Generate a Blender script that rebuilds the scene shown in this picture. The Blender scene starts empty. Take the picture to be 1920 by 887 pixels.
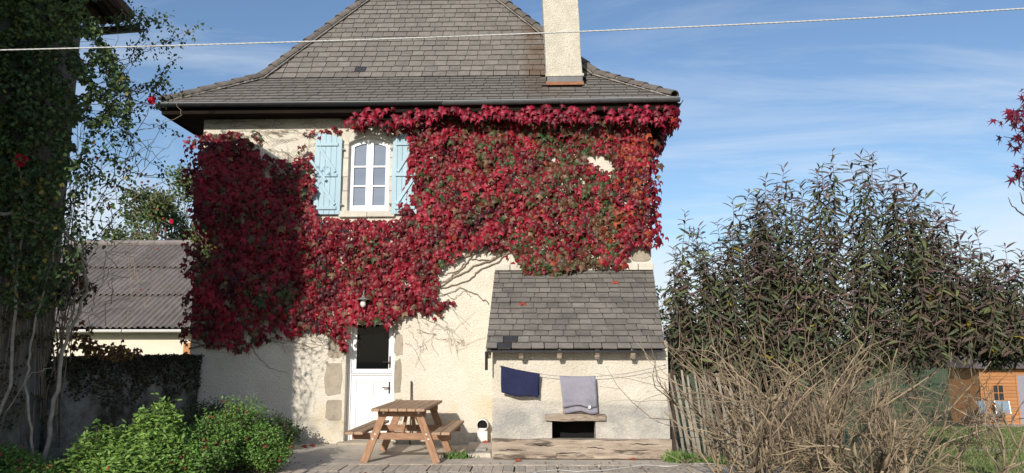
import bpy, bmesh, math, random
import numpy as np
from mathutils import Vector, Matrix, noise

random.seed(7)
RNG = np.random.default_rng(11)
S = bpy.context.scene
COL = S.collection

# ------------------------------------------------------------------ camera
F, CX, CY = 1397.0, 960.0, 443.5          # in pixels of the 1920 x 887 photograph
EYE = Vector((0, 0, 1.6))
YAW = math.radians(1.7)
PITCH = math.atan((652.0 - CY) / F)
cd = bpy.data.cameras.new('camera')
cam = bpy.data.objects.new('camera', cd); COL.objects.link(cam)
cam.location = EYE
cam.rotation_euler = (math.pi / 2 + PITCH, 0, YAW)
cd.sensor_fit = 'HORIZONTAL'; cd.sensor_width = 36.0; cd.lens = 36.0 * F / 1920.0
cd.clip_start = 0.05; cd.clip_end = 2000
S.camera = cam
S.render.resolution_x, S.render.resolution_y = 1024, 473

FW = Vector((-math.sin(YAW) * math.cos(PITCH), math.cos(YAW) * math.cos(PITCH), math.sin(PITCH)))
RT = Vector((math.cos(YAW), math.sin(YAW), 0)); UP = RT.cross(FW)
def ray(x, y): return FW + RT * ((x - CX) / F) + UP * ((CY - y) / F)
def aY(x, y, Y):
    d = ray(x, y); return EYE + d * (Y / d.y)
def aZ(x, y, Z):
    d = ray(x, y); return EYE + d * ((Z - EYE.z) / d.z)
def proj(p):
    v = Vector(p) - EYE; z = v.dot(FW)
    return CX + F * v.dot(RT) / z, CY - F * v.dot(UP) / z

# ------------------------------------------------------------------ sky and sun
SA, SB = 0.27, 0.40                        # light travels along (SA, 1, -SB)
sdir = Vector((SA, 1, -SB)).normalized()
ELEV = math.asin(-sdir.z)
AZ = math.atan2(-sdir.x, -sdir.y)
world = bpy.data.worlds.new('World'); S.world = world; world.use_nodes = True
wn, wl = world.node_tree.nodes, world.node_tree.links
wn.clear()
def wnode(t, **k):
    n = wn.new(t)
    for a, b in k.items(): setattr(n, a, b)
    return n
wout = wnode('ShaderNodeOutputWorld'); bg = wnode('ShaderNodeBackground')
bg.inputs['Strength'].default_value = 0.145
sky = wnode('ShaderNodeTexSky', sky_type='NISHITA', sun_disc=False)
sky.sun_elevation = ELEV; sky.sun_rotation = AZ
sky.air_density = 1.0; sky.dust_density = 1.0; sky.ozone_density = 3.0; sky.altitude = 200
tc = wnode('ShaderNodeTexCoord'); sep = wnode('ShaderNodeSeparateXYZ')
wl.new(tc.outputs['Generated'], sep.inputs[0])
zz = wnode('ShaderNodeMath', operation='ADD'); zz.inputs[1].default_value = 0.12
wl.new(sep.outputs['Z'], zz.inputs[0])
zm = wnode('ShaderNodeMath', operation='MAXIMUM'); zm.inputs[1].default_value = 0.03
wl.new(zz.outputs[0], zm.inputs[0])
cmb = wnode('ShaderNodeCombineXYZ')
for ax in 'XY':
    dv = wnode('ShaderNodeMath', operation='DIVIDE')
    wl.new(sep.outputs[ax], dv.inputs[0]); wl.new(zm.outputs[0], dv.inputs[1]); wl.new(dv.outputs[0], cmb.inputs[ax])
mp = wnode('ShaderNodeMapping'); mp.inputs['Scale'].default_value = (0.55, 1.5, 1); mp.inputs['Rotation'].default_value = (0, 0, 0.22)
mp.inputs['Location'].default_value = (2.3, 0.65, 0)
wl.new(cmb.outputs[0], mp.inputs[0])
nz = wnode('ShaderNodeTexNoise'); nz.inputs['Scale'].default_value = 1.25; nz.inputs['Detail'].default_value = 9; nz.inputs['Roughness'].default_value = 0.62
nz.inputs['Distortion'].default_value = 0.9
wl.new(mp.outputs[0], nz.inputs['Vector'])
cr = wnode('ShaderNodeValToRGB'); cr.color_ramp.elements[0].position = 0.44; cr.color_ramp.elements[1].position = 0.80
wl.new(nz.outputs['Fac'], cr.inputs[0])
hz = wnode('ShaderNodeMapRange'); hz.inputs['From Min'].default_value = 0.0; hz.inputs['From Max'].default_value = 0.42
hz.inputs['To Min'].default_value = 0.75; hz.inputs['To Max'].default_value = 0.62
wl.new(sep.outputs['Z'], hz.inputs['Value'])
cf = wnode('ShaderNodeMath', operation='MULTIPLY'); wl.new(cr.outputs[0], cf.inputs[0]); wl.new(hz.outputs[0], cf.inputs[1])
# low cloud bank towards the horizon
bank = wnode('ShaderNodeTexNoise'); bank.inputs['Scale'].default_value = 3.2; bank.inputs['Detail'].default_value = 7; bank.inputs['Roughness'].default_value = 0.55
mp2 = wnode('ShaderNodeMapping'); mp2.inputs['Scale'].default_value = (1, 1, 3.2); mp2.inputs['Location'].default_value = (0.4, 0.1, 0.35)
wl.new(tc.outputs['Generated'], mp2.inputs[0]); wl.new(mp2.outputs[0], bank.inputs['Vector'])
bsub = wnode('ShaderNodeMapRange'); bsub.inputs['From Min'].default_value = 0.03; bsub.inputs['From Max'].default_value = 0.30
bsub.inputs['To Min'].default_value = 0.40; bsub.inputs['To Max'].default_value = -0.30
wl.new(sep.outputs['Z'], bsub.inputs['Value'])
badd = wnode('ShaderNodeMath', operation='ADD'); wl.new(bank.outputs['Fac'], badd.inputs[0]); wl.new(bsub.outputs[0], badd.inputs[1])
bcr = wnode('ShaderNodeValToRGB'); bcr.color_ramp.elements[0].position = 0.46; bcr.color_ramp.elements[1].position = 0.72
bcr.color_ramp.elements[1].color = (0.75, 0.75, 0.75, 1)
wl.new(badd.outputs[0], bcr.inputs[0])
mx = wnode('ShaderNodeMath', operation='MAXIMUM'); wl.new(cf.outputs[0], mx.inputs[0]); wl.new(bcr.outputs[0], mx.inputs[1])
cm = wnode('ShaderNodeMix', data_type='RGBA')
cm.inputs['B'].default_value = (5.6, 6.1, 6.7, 1)
wl.new(mx.outputs[0], cm.inputs['Factor']); wl.new(sky.outputs[0], cm.inputs['A'])
wl.new(cm.outputs['Result'], bg.inputs['Color']); wl.new(bg.outputs[0], wout.inputs[0])

sl = bpy.data.lights.new('sun', 'SUN'); sl.energy = 4.6; sl.angle = math.radians(0.53); sl.color = (1.0, 0.94, 0.85)
sun = bpy.data.objects.new('sun', sl); COL.objects.link(sun)
sun.location = (-8, -30, 14); sun.rotation_euler = sdir.to_track_quat('-Z', 'Y').to_euler()

S.view_settings.view_transform = 'Standard'; S.view_settings.look = 'None'
S.view_settings.exposure = 0.0; S.view_settings.gamma = 1.0; S.view_settings.use_curve_mapping = False
S.render.engine = 'CYCLES'
S.cycles.max_bounces = 6; S.cycles.transparent_max_bounces = 8

# ------------------------------------------------------------------ materials
MATS = {}
def mat(name, c1, c2=None, scale=3.0, rough=0.85, bump=0.0, bscale=60.0, stretch=(1, 1, 1), coords='pos',
        c3=None, scale3=1.0, thr3=(0.5, 0.65), vary=0.0, metal=0.0, spec=0.4, detail=5, bdist=0.01, tint=None, attr=None, trans=0.0, coat=0.0):
    m = bpy.data.materials.new(name); m.use_nodes = True
    n, l = m.node_tree.nodes, m.node_tree.links
    b = n['Principled BSDF']; out = n['Material Output']
    b.inputs['Roughness'].default_value = rough; b.inputs['Metallic'].default_value = metal
    b.inputs['Specular IOR Level'].default_value = spec; b.inputs['Coat Weight'].default_value = coat
    if coords == 'pos':
        g = n.new('ShaderNodeNewGeometry'); vec = g.outputs['Position']
    else:
        g = n.new('ShaderNodeTexCoord'); vec = g.outputs['Object']
    mpn = n.new('ShaderNodeMapping'); mpn.inputs['Scale'].default_value = stretch
    l.new(vec, mpn.inputs[0]); vec = mpn.outputs[0]
    if coords != 'pos':                      # move the grain from piece to piece
        oi = n.new('ShaderNodeObjectInfo'); ml = n.new('ShaderNodeMath'); ml.operation = 'MULTIPLY'; ml.inputs[1].default_value = 37.0
        l.new(oi.outputs['Random'], ml.inputs[0]); cx = n.new('ShaderNodeCombineXYZ')
        for a in 'XYZ': l.new(ml.outputs[0], cx.inputs[a])
        l.new(cx.outputs[0], mpn.inputs['Location'])
    col = None
    if attr:
        at = n.new('ShaderNodeAttribute'); at.attribute_name = attr; col = at.outputs['Color']
    else:
        rgb = n.new('ShaderNodeRGB'); rgb.outputs[0].default_value = (*c1, 1); col = rgb.outputs[0]
        if c2:
            nt = n.new('ShaderNodeTexNoise'); nt.inputs['Scale'].default_value = scale; nt.inputs['Detail'].default_value = detail; nt.inputs['Roughness'].default_value = 0.65
            l.new(vec, nt.inputs['Vector'])
            rp = n.new('ShaderNodeValToRGB'); rp.color_ramp.elements[0].position = 0.32; rp.color_ramp.elements[1].position = 0.68
            l.new(nt.outputs['Fac'], rp.inputs[0])
            mxn = n.new('ShaderNodeMix'); mxn.data_type = 'RGBA'
            l.new(rp.outputs[0], mxn.inputs['Factor']); l.new(col, mxn.inputs['A']); mxn.inputs['B'].default_value = (*c2, 1)
            col = mxn.outputs['Result']
    if c3:
        nt = n.new('ShaderNodeTexNoise'); nt.inputs['Scale'].default_value = scale3; nt.inputs['Detail'].default_value = 6; nt.inputs['Roughness'].default_value = 0.7
        l.new(vec, nt.inputs['Vector'])
        rp = n.new('ShaderNodeValToRGB'); rp.color_ramp.elements[0].position = thr3[0]; rp.color_ramp.elements[1].position = thr3[1]
        l.new(nt.outputs['Fac'], rp.inputs[0])
        mxn = n.new('ShaderNodeMix'); mxn.data_type = 'RGBA'
        l.new(rp.outputs[0], mxn.inputs['Factor']); l.new(col, mxn.inputs['A']); mxn.inputs['B'].default_value = (*c3, 1)
        col = mxn.outputs['Result']
    if vary or tint:
        oi = n.new('ShaderNodeObjectInfo'); fac = oi.outputs['Random']
        if tint:
            at = n.new('ShaderNodeAttribute'); at.attribute_name = tint
            ad = n.new('ShaderNodeMath'); ad.operation = 'ADD'; l.new(fac, ad.inputs[0]); l.new(at.outputs['Fac'], ad.inputs[1])
            fr = n.new('ShaderNodeMath'); fr.operation = 'FRACT'; l.new(ad.outputs[0], fr.inputs[0]); fac = fr.outputs[0]
        mr = n.new('ShaderNodeMapRange'); mr.inputs['To Min'].default_value = 1 - vary; mr.inputs['To Max'].default_value = 1 + vary
        l.new(fac, mr.inputs['Value'])
        hs = n.new('ShaderNodeHueSaturation'); l.new(mr.outputs[0], hs.inputs['Value']); l.new(col, hs.inputs['Color'])
        col = hs.outputs[0]
    l.new(col, b.inputs['Base Color'])
    if bump:
        nb = n.new('ShaderNodeTexNoise'); nb.inputs['Scale'].default_value = bscale; nb.inputs['Detail'].default_value = 4; nb.inputs['Roughness'].default_value = 0.6
        l.new(vec, nb.inputs['Vector'])
        bp = n.new('ShaderNodeBump'); bp.inputs['Strength'].default_value = bump; bp.inputs['Distance'].default_value = bdist
        l.new(nb.outputs['Fac'], bp.inputs['Height']); l.new(bp.outputs[0], b.inputs['Normal'])
    if trans:
        tr = n.new('ShaderNodeBsdfTranslucent'); l.new(col, tr.inputs['Color'])
        ms = n.new('ShaderNodeMixShader'); ms.inputs[0].default_value = trans
        l.new(b.outputs[0], ms.inputs[1]); l.new(tr.outputs[0], ms.inputs[2]); l.new(ms.outputs[0], out.inputs['Surface'])
    MATS[name] = m
    return m

mat('render_wall', (0.745, 0.69, 0.585), (0.665, 0.60, 0.485), 2.2, 0.92, 0.9, 42, c3=(0.44, 0.39, 0.31), scale3=34, thr3=(0.56, 0.76), bdist=0.034, spec=0.15)
mat('render_leanto', (0.74, 0.685, 0.585), (0.635, 0.57, 0.46), 2.2, 0.92, 1.0, 42, c3=(0.46, 0.42, 0.36), scale3=28, thr3=(0.57, 0.76), bdist=0.032, spec=0.15)
mat('chimney_render', (0.66, 0.61, 0.50), (0.54, 0.49, 0.39), 6, 0.95, 1.0, 40, c3=(0.24, 0.22, 0.19), scale3=34, thr3=(0.57, 0.68), bdist=0.03, spec=0.2)
mat('slate', (0.205, 0.180, 0.155), (0.150, 0.135, 0.120), 6, 0.8, 0.6, 50, c3=(0.29, 0.265, 0.23), scale3=14, thr3=(0.58, 0.75), vary=0.13, tint='tint', bdist=0.006, spec=0.3)
mat('slate_low', (0.225, 0.200, 0.172), (0.140, 0.127, 0.113), 3.2, 0.8, 0.6, 50, c3=(0.30, 0.28, 0.25), scale3=11, thr3=(0.60, 0.74), vary=0.17, tint='tint', bdist=0.006, spec=0.3)
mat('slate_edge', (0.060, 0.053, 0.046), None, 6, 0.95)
mat('slate_dark', (0.045, 0.047, 0.050), (0.032, 0.034, 0.038), 6, 0.6, 0.4, 60, vary=0.2, spec=0.4)
mat('slate_back', (0.05, 0.045, 0.04), (0.035, 0.03, 0.028), 4, 0.9)
mat('hip_tile', (0.155, 0.13, 0.11), (0.085, 0.075, 0.065), 9, 0.9, 0.6, 50, c3=(0.30, 0.28, 0.24), scale3=9, thr3=(0.62, 0.72), vary=0.2)
mat('mortar', (0.33, 0.30, 0.26), (0.16, 0.145, 0.125), 14, 0.95, 0.8, 60)
mat('gutter', (0.022, 0.022, 0.024), (0.014, 0.014, 0.016), 5, 0.5, spec=0.25)
mat('zinc', (0.11, 0.112, 0.115), (0.08, 0.082, 0.085), 6, 0.5, metal=0.2, vary=0.1)
mat('zinc_edge', (0.34, 0.345, 0.35), None, 6, 0.4, metal=0.3)
mat('rust', (0.34, 0.15, 0.07), (0.22, 0.10, 0.05), 12, 0.9)
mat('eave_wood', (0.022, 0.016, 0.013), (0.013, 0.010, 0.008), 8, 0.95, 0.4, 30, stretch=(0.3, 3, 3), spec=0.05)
mat('limestone', (0.62, 0.58, 0.50), (0.52, 0.47, 0.39), 7, 0.9, 0.7, 45, c3=(0.40, 0.35, 0.28), scale3=9, thr3=(0.6, 0.75), vary=0.06)
mat('quoin', (0.40, 0.345, 0.265), (0.31, 0.26, 0.20), 5, 0.92, 0.9, 25, c3=(0.22, 0.19, 0.15), scale3=6, thr3=(0.56, 0.7), vary=0.12, bdist=0.02)
mat('white_paint', (0.80, 0.80, 0.79), (0.76, 0.76, 0.75), 3, 0.4, spec=0.4)
mat('door_paint', (0.80, 0.79, 0.77), (0.74, 0.73, 0.70), 3, 0.5, spec=0.3)
mat('blue_paint', (0.39, 0.53, 0.595), (0.33, 0.465, 0.53), 5, 0.65, 0.3, 40, stretch=(1, 1, 0.2), c3=(0.44, 0.60, 0.62), scale3=14, thr3=(0.64, 0.74), vary=0.05)
mat('iron', (0.03, 0.03, 0.032), (0.05, 0.035, 0.03), 15, 0.6, metal=0.4)
mat('pale_metal', (0.45, 0.45, 0.44), (0.32, 0.31, 0.30), 15, 0.4, metal=0.7)
mat('old_timber', (0.47, 0.385, 0.30), (0.24, 0.185, 0.14), 5, 0.92, 1.0, 14, stretch=(0.4, 3.2, 3.2), c3=(0.11, 0.085, 0.065), scale3=4.2, thr3=(0.52, 0.60), bdist=0.02)
mat('table_wood', (0.45, 0.30, 0.19), (0.27, 0.165, 0.10), 9, 0.7, 0.5, 20, stretch=(6, 0.7, 6), coords='obj', vary=0.12, bdist=0.004)
mat('table_leg_wood', (0.41, 0.235, 0.135), (0.235, 0.125, 0.072), 9, 0.7, 0.5, 20, stretch=(4, 4, 1.0), coords='obj', vary=0.12, bdist=0.004)
mat('bolt', (0.6, 0.6, 0.58), None, 5, 0.35, metal=0.8)
mat('deck_wood', (0.57, 0.49, 0.395), (0.36, 0.305, 0.245), 6, 0.9, 0.6, 30, stretch=(5, 0.8, 5), coords='obj', vary=0.16, bdist=0.005)
mat('concrete', (0.57, 0.505, 0.42), (0.43, 0.385, 0.325), 2.6, 0.92, 0.6, 40, c3=(0.26, 0.24, 0.215), scale3=1.6, thr3=(0.54, 0.72), bdist=0.006)
mat('soil', (0.10, 0.08, 0.055), (0.06, 0.05, 0.035), 6, 0.95, 0.8, 20, bdist=0.03)
mat('lawn', (0.10, 0.13, 0.04), (0.065, 0.095, 0.028), 3, 0.95, 0.8, 40, c3=(0.14, 0.13, 0.05), scale3=1.1, thr3=(0.58, 0.75), bdist=0.03)
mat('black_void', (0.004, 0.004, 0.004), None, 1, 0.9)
mat('navy_towel', (0.026, 0.030, 0.072), (0.020, 0.023, 0.058), 30, 0.95, 0.6, 260, spec=0.1, bdist=0.004)
mat('grey_towel', (0.30, 0.285, 0.33), (0.25, 0.24, 0.28), 20, 0.95, 0.8, 200, spec=0.1, bdist=0.006)
mat('line_wire', (0.25, 0.24, 0.22), None, 1, 0.6)
mat('rope', (0.56, 0.55, 0.53), (0.45, 0.44, 0.42), 60, 0.8)
mat('vine_stem', (0.29, 0.225, 0.16), (0.19, 0.145, 0.105), 20, 0.9)
mat('tendril', (0.20, 0.145, 0.09), (0.13, 0.095, 0.06), 20, 0.9)
mat('leaf', (1, 1, 1), attr='Col', rough=0.45, trans=0.15, spec=0.25)
mat('glossy_leaf', (1, 1, 1), attr='Col', rough=0.52, trans=0.16, spec=0.22)
mat('petal', (1, 1, 1), attr='Col', rough=0.6, trans=0.2, spec=0.2)
mat('twig', (0.36, 0.275, 0.175), (0.15, 0.115, 0.075), 4, 0.85, vary=0.3, tint='tint')
mat('bush_stem', (0.17, 0.12, 0.09), (0.10, 0.075, 0.055), 9, 0.85)
mat('bark_pale', (0.42, 0.37, 0.30), (0.22, 0.19, 0.15), 10, 0.9, 0.5, 40)
mat('bark', (0.11, 0.085, 0.065), (0.06, 0.05, 0.04), 8, 0.95, 0.8, 25)
mat('grey_render', (0.27, 0.265, 0.25), (0.19, 0.19, 0.18), 3, 0.95, 0.8, 30, c3=(0.10, 0.11, 0.07), scale3=1.6, thr3=(0.52, 0.68), bdist=0.02)
mat('mossy_wall', (0.24, 0.235, 0.215), (0.12, 0.12, 0.105), 4, 0.97, 1.0, 14, c3=(0.035, 0.035, 0.022), scale3=2.2, thr3=(0.44, 0.60), bdist=0.04)
mat('moss', (0.05, 0.045, 0.022), (0.028, 0.026, 0.014), 8, 1.0, 1.0, 40)
mat('barn_roof_tile', (0.11, 0.075, 0.06), (0.06, 0.045, 0.038), 6, 0.95)
mat('fibre_cement', (0.235, 0.205, 0.19), (0.15, 0.13, 0.122), 3.5, 0.92, 0.4, 40, c3=(0.34, 0.32, 0.30), scale3=8, thr3=(0.66, 0.72), vary=0.12)
mat('barn_wall', (0.74, 0.675, 0.55), (0.66, 0.59, 0.47), 2, 0.95)
mat('white_gutter', (0.75, 0.74, 0.72), None, 1, 0.5)
mat('stake_wood', (0.36, 0.315, 0.25), (0.22, 0.19, 0.15), 6, 0.9, 0.6, 30, stretch=(4, 4, 0.5), vary=0.22)
mat('dark_brown', (0.07, 0.045, 0.03), (0.04, 0.028, 0.02), 6, 0.9)
mat('cabin_wood', (0.46, 0.215, 0.085), (0.37, 0.165, 0.062), 3, 0.7, 0.3, 20, stretch=(0.5, 3, 5), vary=0.1)
mat('cabin_roof', (0.16, 0.13, 0.12), (0.11, 0.09, 0.085), 5, 0.9)
mat('chair_cloth', (0.20, 0.26, 0.31), (0.17, 0.22, 0.27), 8, 0.8)
mat('chair_metal', (0.5, 0.5, 0.5), None, 1, 0.4, metal=0.6)
mat('plastic_white', (0.74, 0.73, 0.70), (0.66, 0.65, 0.61), 8, 0.5)
mat('paving', (0.42, 0.39, 0.34), (0.33, 0.31, 0.28), 4, 0.9, 0.4, 40)
mat('red_fallen', (0.35, 0.06, 0.03), None, 1, 0.7, vary=0.3)
mat('bulb', (0.7, 0.68, 0.62), None, 1, 0.15, spec=0.6)
mat('enamel', (0.34, 0.33, 0.31), (0.20, 0.18, 0.16), 25, 0.4, metal=0.3)
mat('care_label', (0.8, 0.8, 0.78), None, 1, 0.6)
def glass(name, col, rough=0.02, ior=1.9):
    m = mat(name, col, None, 1, rough, spec=0.8); b = m.node_tree.nodes['Principled BSDF']
    b.inputs['IOR'].default_value = ior
glass('pane_glass', (0.055, 0.095, 0.165), 0.03, 1.7)
glass('door_glass', (0.003, 0.004, 0.004), 0.04, 1.18)
glass('cabin_glass', (0.03, 0.035, 0.04), 0.05, 1.6)

def stain(name, z0, z1, colr, scale, thr):
    m = MATS[name]; n, l = m.node_tree.nodes, m.node_tree.links; b = n['Principled BSDF']; src = b.inputs['Base Color'].links[0].from_socket
    g = n.new('ShaderNodeNewGeometry'); sp = n.new('ShaderNodeSeparateXYZ'); l.new(g.outputs['Position'], sp.inputs[0])
    a = n.new('ShaderNodeMapRange'); a.interpolation_type = 'SMOOTHSTEP'; a.inputs['From Min'].default_value = z0 - .35; a.inputs['From Max'].default_value = z0 + .1; l.new(sp.outputs['Z'], a.inputs['Value'])
    c = n.new('ShaderNodeMapRange'); c.interpolation_type = 'SMOOTHSTEP'; c.inputs['From Min'].default_value = z1 + .12; c.inputs['From Max'].default_value = z1 - .2; l.new(sp.outputs['Z'], c.inputs['Value'])
    nt = n.new('ShaderNodeTexNoise'); nt.inputs['Scale'].default_value = scale; nt.inputs['Detail'].default_value = 7; nt.inputs['Roughness'].default_value = .7; l.new(g.outputs['Position'], nt.inputs['Vector'])
    rp = n.new('ShaderNodeValToRGB'); rp.color_ramp.elements[0].position = thr[0]; rp.color_ramp.elements[1].position = thr[1]; l.new(nt.outputs['Fac'], rp.inputs[0])
    k = n.new('ShaderNodeMath'); k.operation = 'MULTIPLY'; l.new(a.outputs[0], k.inputs[0]); l.new(c.outputs[0], k.inputs[1])
    k2 = n.new('ShaderNodeMath'); k2.operation = 'MULTIPLY'; l.new(k.outputs[0], k2.inputs[0]); l.new(rp.outputs[0], k2.inputs[1])
    mx_ = n.new('ShaderNodeMix'); mx_.data_type = 'RGBA'; l.new(k2.outputs[0], mx_.inputs['Factor']); l.new(src, mx_.inputs['A']); mx_.inputs['B'].default_value = (*colr, 1)
    l.new(mx_.outputs['Result'], b.inputs['Base Color'])
stain('render_leanto', .35, .80, (.36, .345, .32), 1.7, (.30, .58))
stain('render_wall', .1, .75, (.66, .54, .34), .8, (.50, .66))
stain('render_wall', -.2, .45, (.40, .375, .32), 1.3, (.42, .66))

# ------------------------------------------------------------------ builders
class MB:
    def __init__(s): s.v, s.f, s.t = [], [], []
    def add(s, vs, fs, tint=0.0):
        k = len(s.v); s.v += [tuple(p) for p in vs]
        s.f += [tuple(i + k for i in f) for f in fs]; s.t += [tint] * len(fs)
        return s
    def box(s, x0, x1, y0, y1, z0, z1, tint=0.0, j=0.0):
        P = [(x0, y0, z0), (x1, y0, z0), (x1, y1, z0), (x0, y1, z0), (x0, y0, z1), (x1, y0, z1), (x1, y1, z1), (x0, y1, z1)]
        if j: P = [tuple(c + random.uniform(-j, j) for c in p) for p in P]
        return s.add(P, [(3, 2, 1, 0), (4, 5, 6, 7), (0, 1, 5, 4), (1, 2, 6, 5), (2, 3, 7, 6), (3, 0, 4, 7)], tint)
    def bar(s, a, b, w, h, up=(0, 0, 1)):
        a, b = Vector(a), Vector(b); d = (b - a).normalized(); u = Vector(up)
        r = d.cross(u).normalized(); u = r.cross(d).normalized()
        P = []
        for c in (a, b):
            for (i, k) in ((-1, -1), (1, -1), (1, 1), (-1, 1)): P.append(c + r * (w / 2 * i) + u * (h / 2 * k))
        return s.add(P, [(0, 1, 2, 3), (7, 6, 5, 4), (0, 4, 5, 1), (1, 5, 6, 2), (2, 6, 7, 3), (3, 7, 4, 0)])
    def tube(s, pts, rad, n=6, cap=True):
        pts = [Vector(p) for p in pts]; m = len(pts)
        if m < 2: return s
        if not hasattr(rad, '__len__'): rad = [rad] * m
        V, Fs = [], []; ref = None
        for i in range(m):
            d = (pts[min(i + 1, m - 1)] - pts[max(i - 1, 0)])
            d = d.normalized() if d.length > 1e-9 else Vector((0, 0, 1))
            if ref is None:
                ref = d.orthogonal().normalized()
            ref = (ref - d * ref.dot(d)); ref = ref.normalized() if ref.length > 1e-6 else d.orthogonal().normalized()
            w = d.cross(ref)
            for k in range(n):
                a = 2 * math.pi * k / n
                V.append(pts[i] + (ref * math.cos(a) + w * math.sin(a)) * rad[i])
        for i in range(m - 1):
            for k in range(n):
                Fs.append((i * n + k, i * n + (k + 1) % n, (i + 1) * n + (k + 1) % n, (i + 1) * n + k))
        if cap:
            Fs.append(tuple(range(n - 1, -1, -1))); Fs.append(tuple((m - 1) * n + k for k in range(n)))
        return s.add(V, Fs)
    def prism(s, poly, d, tint=0.0):
        """closed polygon (list of 3D points) swept along d"""
        n = len(poly); d = Vector(d); A = [Vector(p) for p in poly]
        Fs = [tuple(range(n)), tuple(range(2 * n - 1, n - 1, -1))]
        Fs += [(i, i + n, (i + 1) % n + n, (i + 1) % n) for i in range(n)]
        return s.add(A + [p + d for p in A], Fs, tint)
    def lathe(s, prof, c, axis='z', n=14):
        V, Fs = [], []
        for (r, h) in prof:
            for k in range(n):
                a = 2 * math.pi * k / n; q = (r * math.cos(a), r * math.sin(a), h)
                if axis == 'y': q = (q[0], q[2], q[1])
                V.append((c[0] + q[0], c[1] + q[1], c[2] + q[2]))
        for i in range(len(prof) - 1):
            for k in range(n): Fs.append((i * n + k, i * n + (k + 1) % n, (i + 1) * n + (k + 1) % n, (i + 1) * n + k))
        return s.add(V, Fs)
    def mesh(s, name, m, smooth=False, recalc=True):
        me = bpy.data.meshes.new(name); me.from_pydata(s.v, [], s.f)
        if m: me.materials.append(MATS[m])
        if any(s.t):
            a = me.attributes.new('tint', 'FLOAT', 'FACE'); a.data.foreach_set('value', s.t)
        if recalc:
            b = bmesh.new(); b.from_mesh(me); bmesh.ops.recalc_face_normals(b, faces=b.faces); b.to_mesh(me); b.free()
        if smooth:
            for p in me.polygons: p.use_smooth = True
        me.update(); return me
    def build(s, name, m, parent=None, smooth=False, recalc=True):
        return link(name, s.mesh(name, m, smooth, recalc), parent)

ROOTLOC = {}
def link(name, me, parent=None, M=None):
    o = bpy.data.objects.new(name, me); COL.objects.link(o)
    if M is not None: o.matrix_basis = M
    if parent is not None:
        o.parent = parent
        if parent.name in ROOTLOC: o.matrix_parent_inverse = ROOTLOC[parent.name]
    return o
def tag(o, label, cat, group=None, kind=None):
    o['label'] = label; o['category'] = cat
    if group: o['group'] = group
    if kind: o['kind'] = kind
    return o
def thing(name, loc, label, cat, group=None):
    o = bpy.data.objects.new(name, None); COL.objects.link(o); o.location = loc; o.empty_display_size = 0.2
    ROOTLOC[o.name] = Matrix.Translation(Vector(loc)).inverted()
    return tag(o, label, cat, group)
def struct(o): o['kind'] = 'structure'; return o
def stuff(o): o['kind'] = 'stuff'; return o
def bevel(o, w=0.006, seg=1):
    m = o.modifiers.new('bevel', 'BEVEL'); m.width = w; m.segments = seg; m.limit_method = 'ANGLE'; m.angle_limit = 0.6
    return o
def nrm(v):
    return v / np.maximum(np.linalg.norm(v, axis=1, keepdims=True), 1e-9)
def leaf_mesh(name, tv, tf, pos, tip, nor, size, colr, m, smooth=False):
    """many leaves in one mesh: template vertices tv (x across, -y to the tip, z normal)"""
    tv = np.asarray(tv, float); tf = np.asarray(tf, int)
    pos = np.asarray(pos, float); tip = nrm(np.asarray(tip, float)); nor = np.asarray(nor, float)
    nor = nrm(nor - tip * np.sum(nor * tip, axis=1, keepdims=True)); u = np.cross(nor, tip)
    N = len(pos); size = np.asarray(size, float).reshape(N, 1, 1)
    L = tv[None] * size
    V = pos[:, None] + L[..., 0:1] * u[:, None] - L[..., 1:2] * tip[:, None] + L[..., 2:3] * nor[:, None]
    nv = len(tv); fs = (tf[None] + (np.arange(N) * nv)[:, None, None]).reshape(-1, 3)
    me = bpy.data.meshes.new(name); me.vertices.add(N * nv); me.vertices.foreach_set('co', V.reshape(-1))
    me.loops.add(len(fs) * 3); me.loops.foreach_set('vertex_index', fs.reshape(-1))
    me.polygons.add(len(fs)); me.polygons.foreach_set('loop_start', np.arange(len(fs)) * 3)
    ca = me.color_attributes.new('Col', 'FLOAT_COLOR', 'POINT')
    c4 = np.ones((N, nv, 4)); c4[..., :3] = np.asarray(colr)[:, None, :]
    ca.data.foreach_set('color', c4.reshape(-1)); me.materials.append(MATS[m])
    me.update(calc_edges=True); me.validate()
    if smooth: me.polygons.foreach_set('use_smooth', np.ones(len(fs), bool))
    return me
def leaf_matrix(p, tip, nor, s):
    t = Vector(tip).normalized(); n = Vector(nor); n = (n - t * n.dot(t)).normalized(); u = n.cross(t)
    return Matrix(((u.x * s, -t.x * s, n.x * s, p[0]), (u.y * s, -t.y * s, n.y * s, p[1]), (u.z * s, -t.z * s, n.z * s, p[2]), (0, 0, 0, 1)))
# leaf templates
IVY_V = [(0, 0.02, 0), (.30, .20, -.08), (.66, -.34, -.30), (.24, -.44, -.02), (0, -1.05, -.34), (-.24, -.44, -.02), (-.66, -.34, -.30), (-.30, .20, -.08), (0, -.40, .15)]
IVY_F = [(0, 8, 1), (1, 8, 2), (2, 8, 3), (3, 8, 4), (4, 8, 5), (5, 8, 6), (6, 8, 7), (7, 8, 0)]
OVA_V = [(0, 0, 0), (.30, -.35, .05), (.25, -.7, .02), (0, -1, -.10), (-.25, -.7, .02), (-.30, -.35, .05), (0, -.5, -.03)]
OVA_F = [(0, 6, 1), (1, 6, 2), (2, 6, 3), (3, 6, 4), (4, 6, 5), (5, 6, 0)]
LAN_V = [(0, 0, 0), (.085, -.25, .03), (.10, -.5, .01), (.07, -.78, -.07), (0, -1, -.20), (-.07, -.78, -.07), (-.10, -.5, .01), (-.085, -.25, .03), (0, -.25, 0), (0, -.5, -.03), (0, -.78, -.10)]
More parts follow.
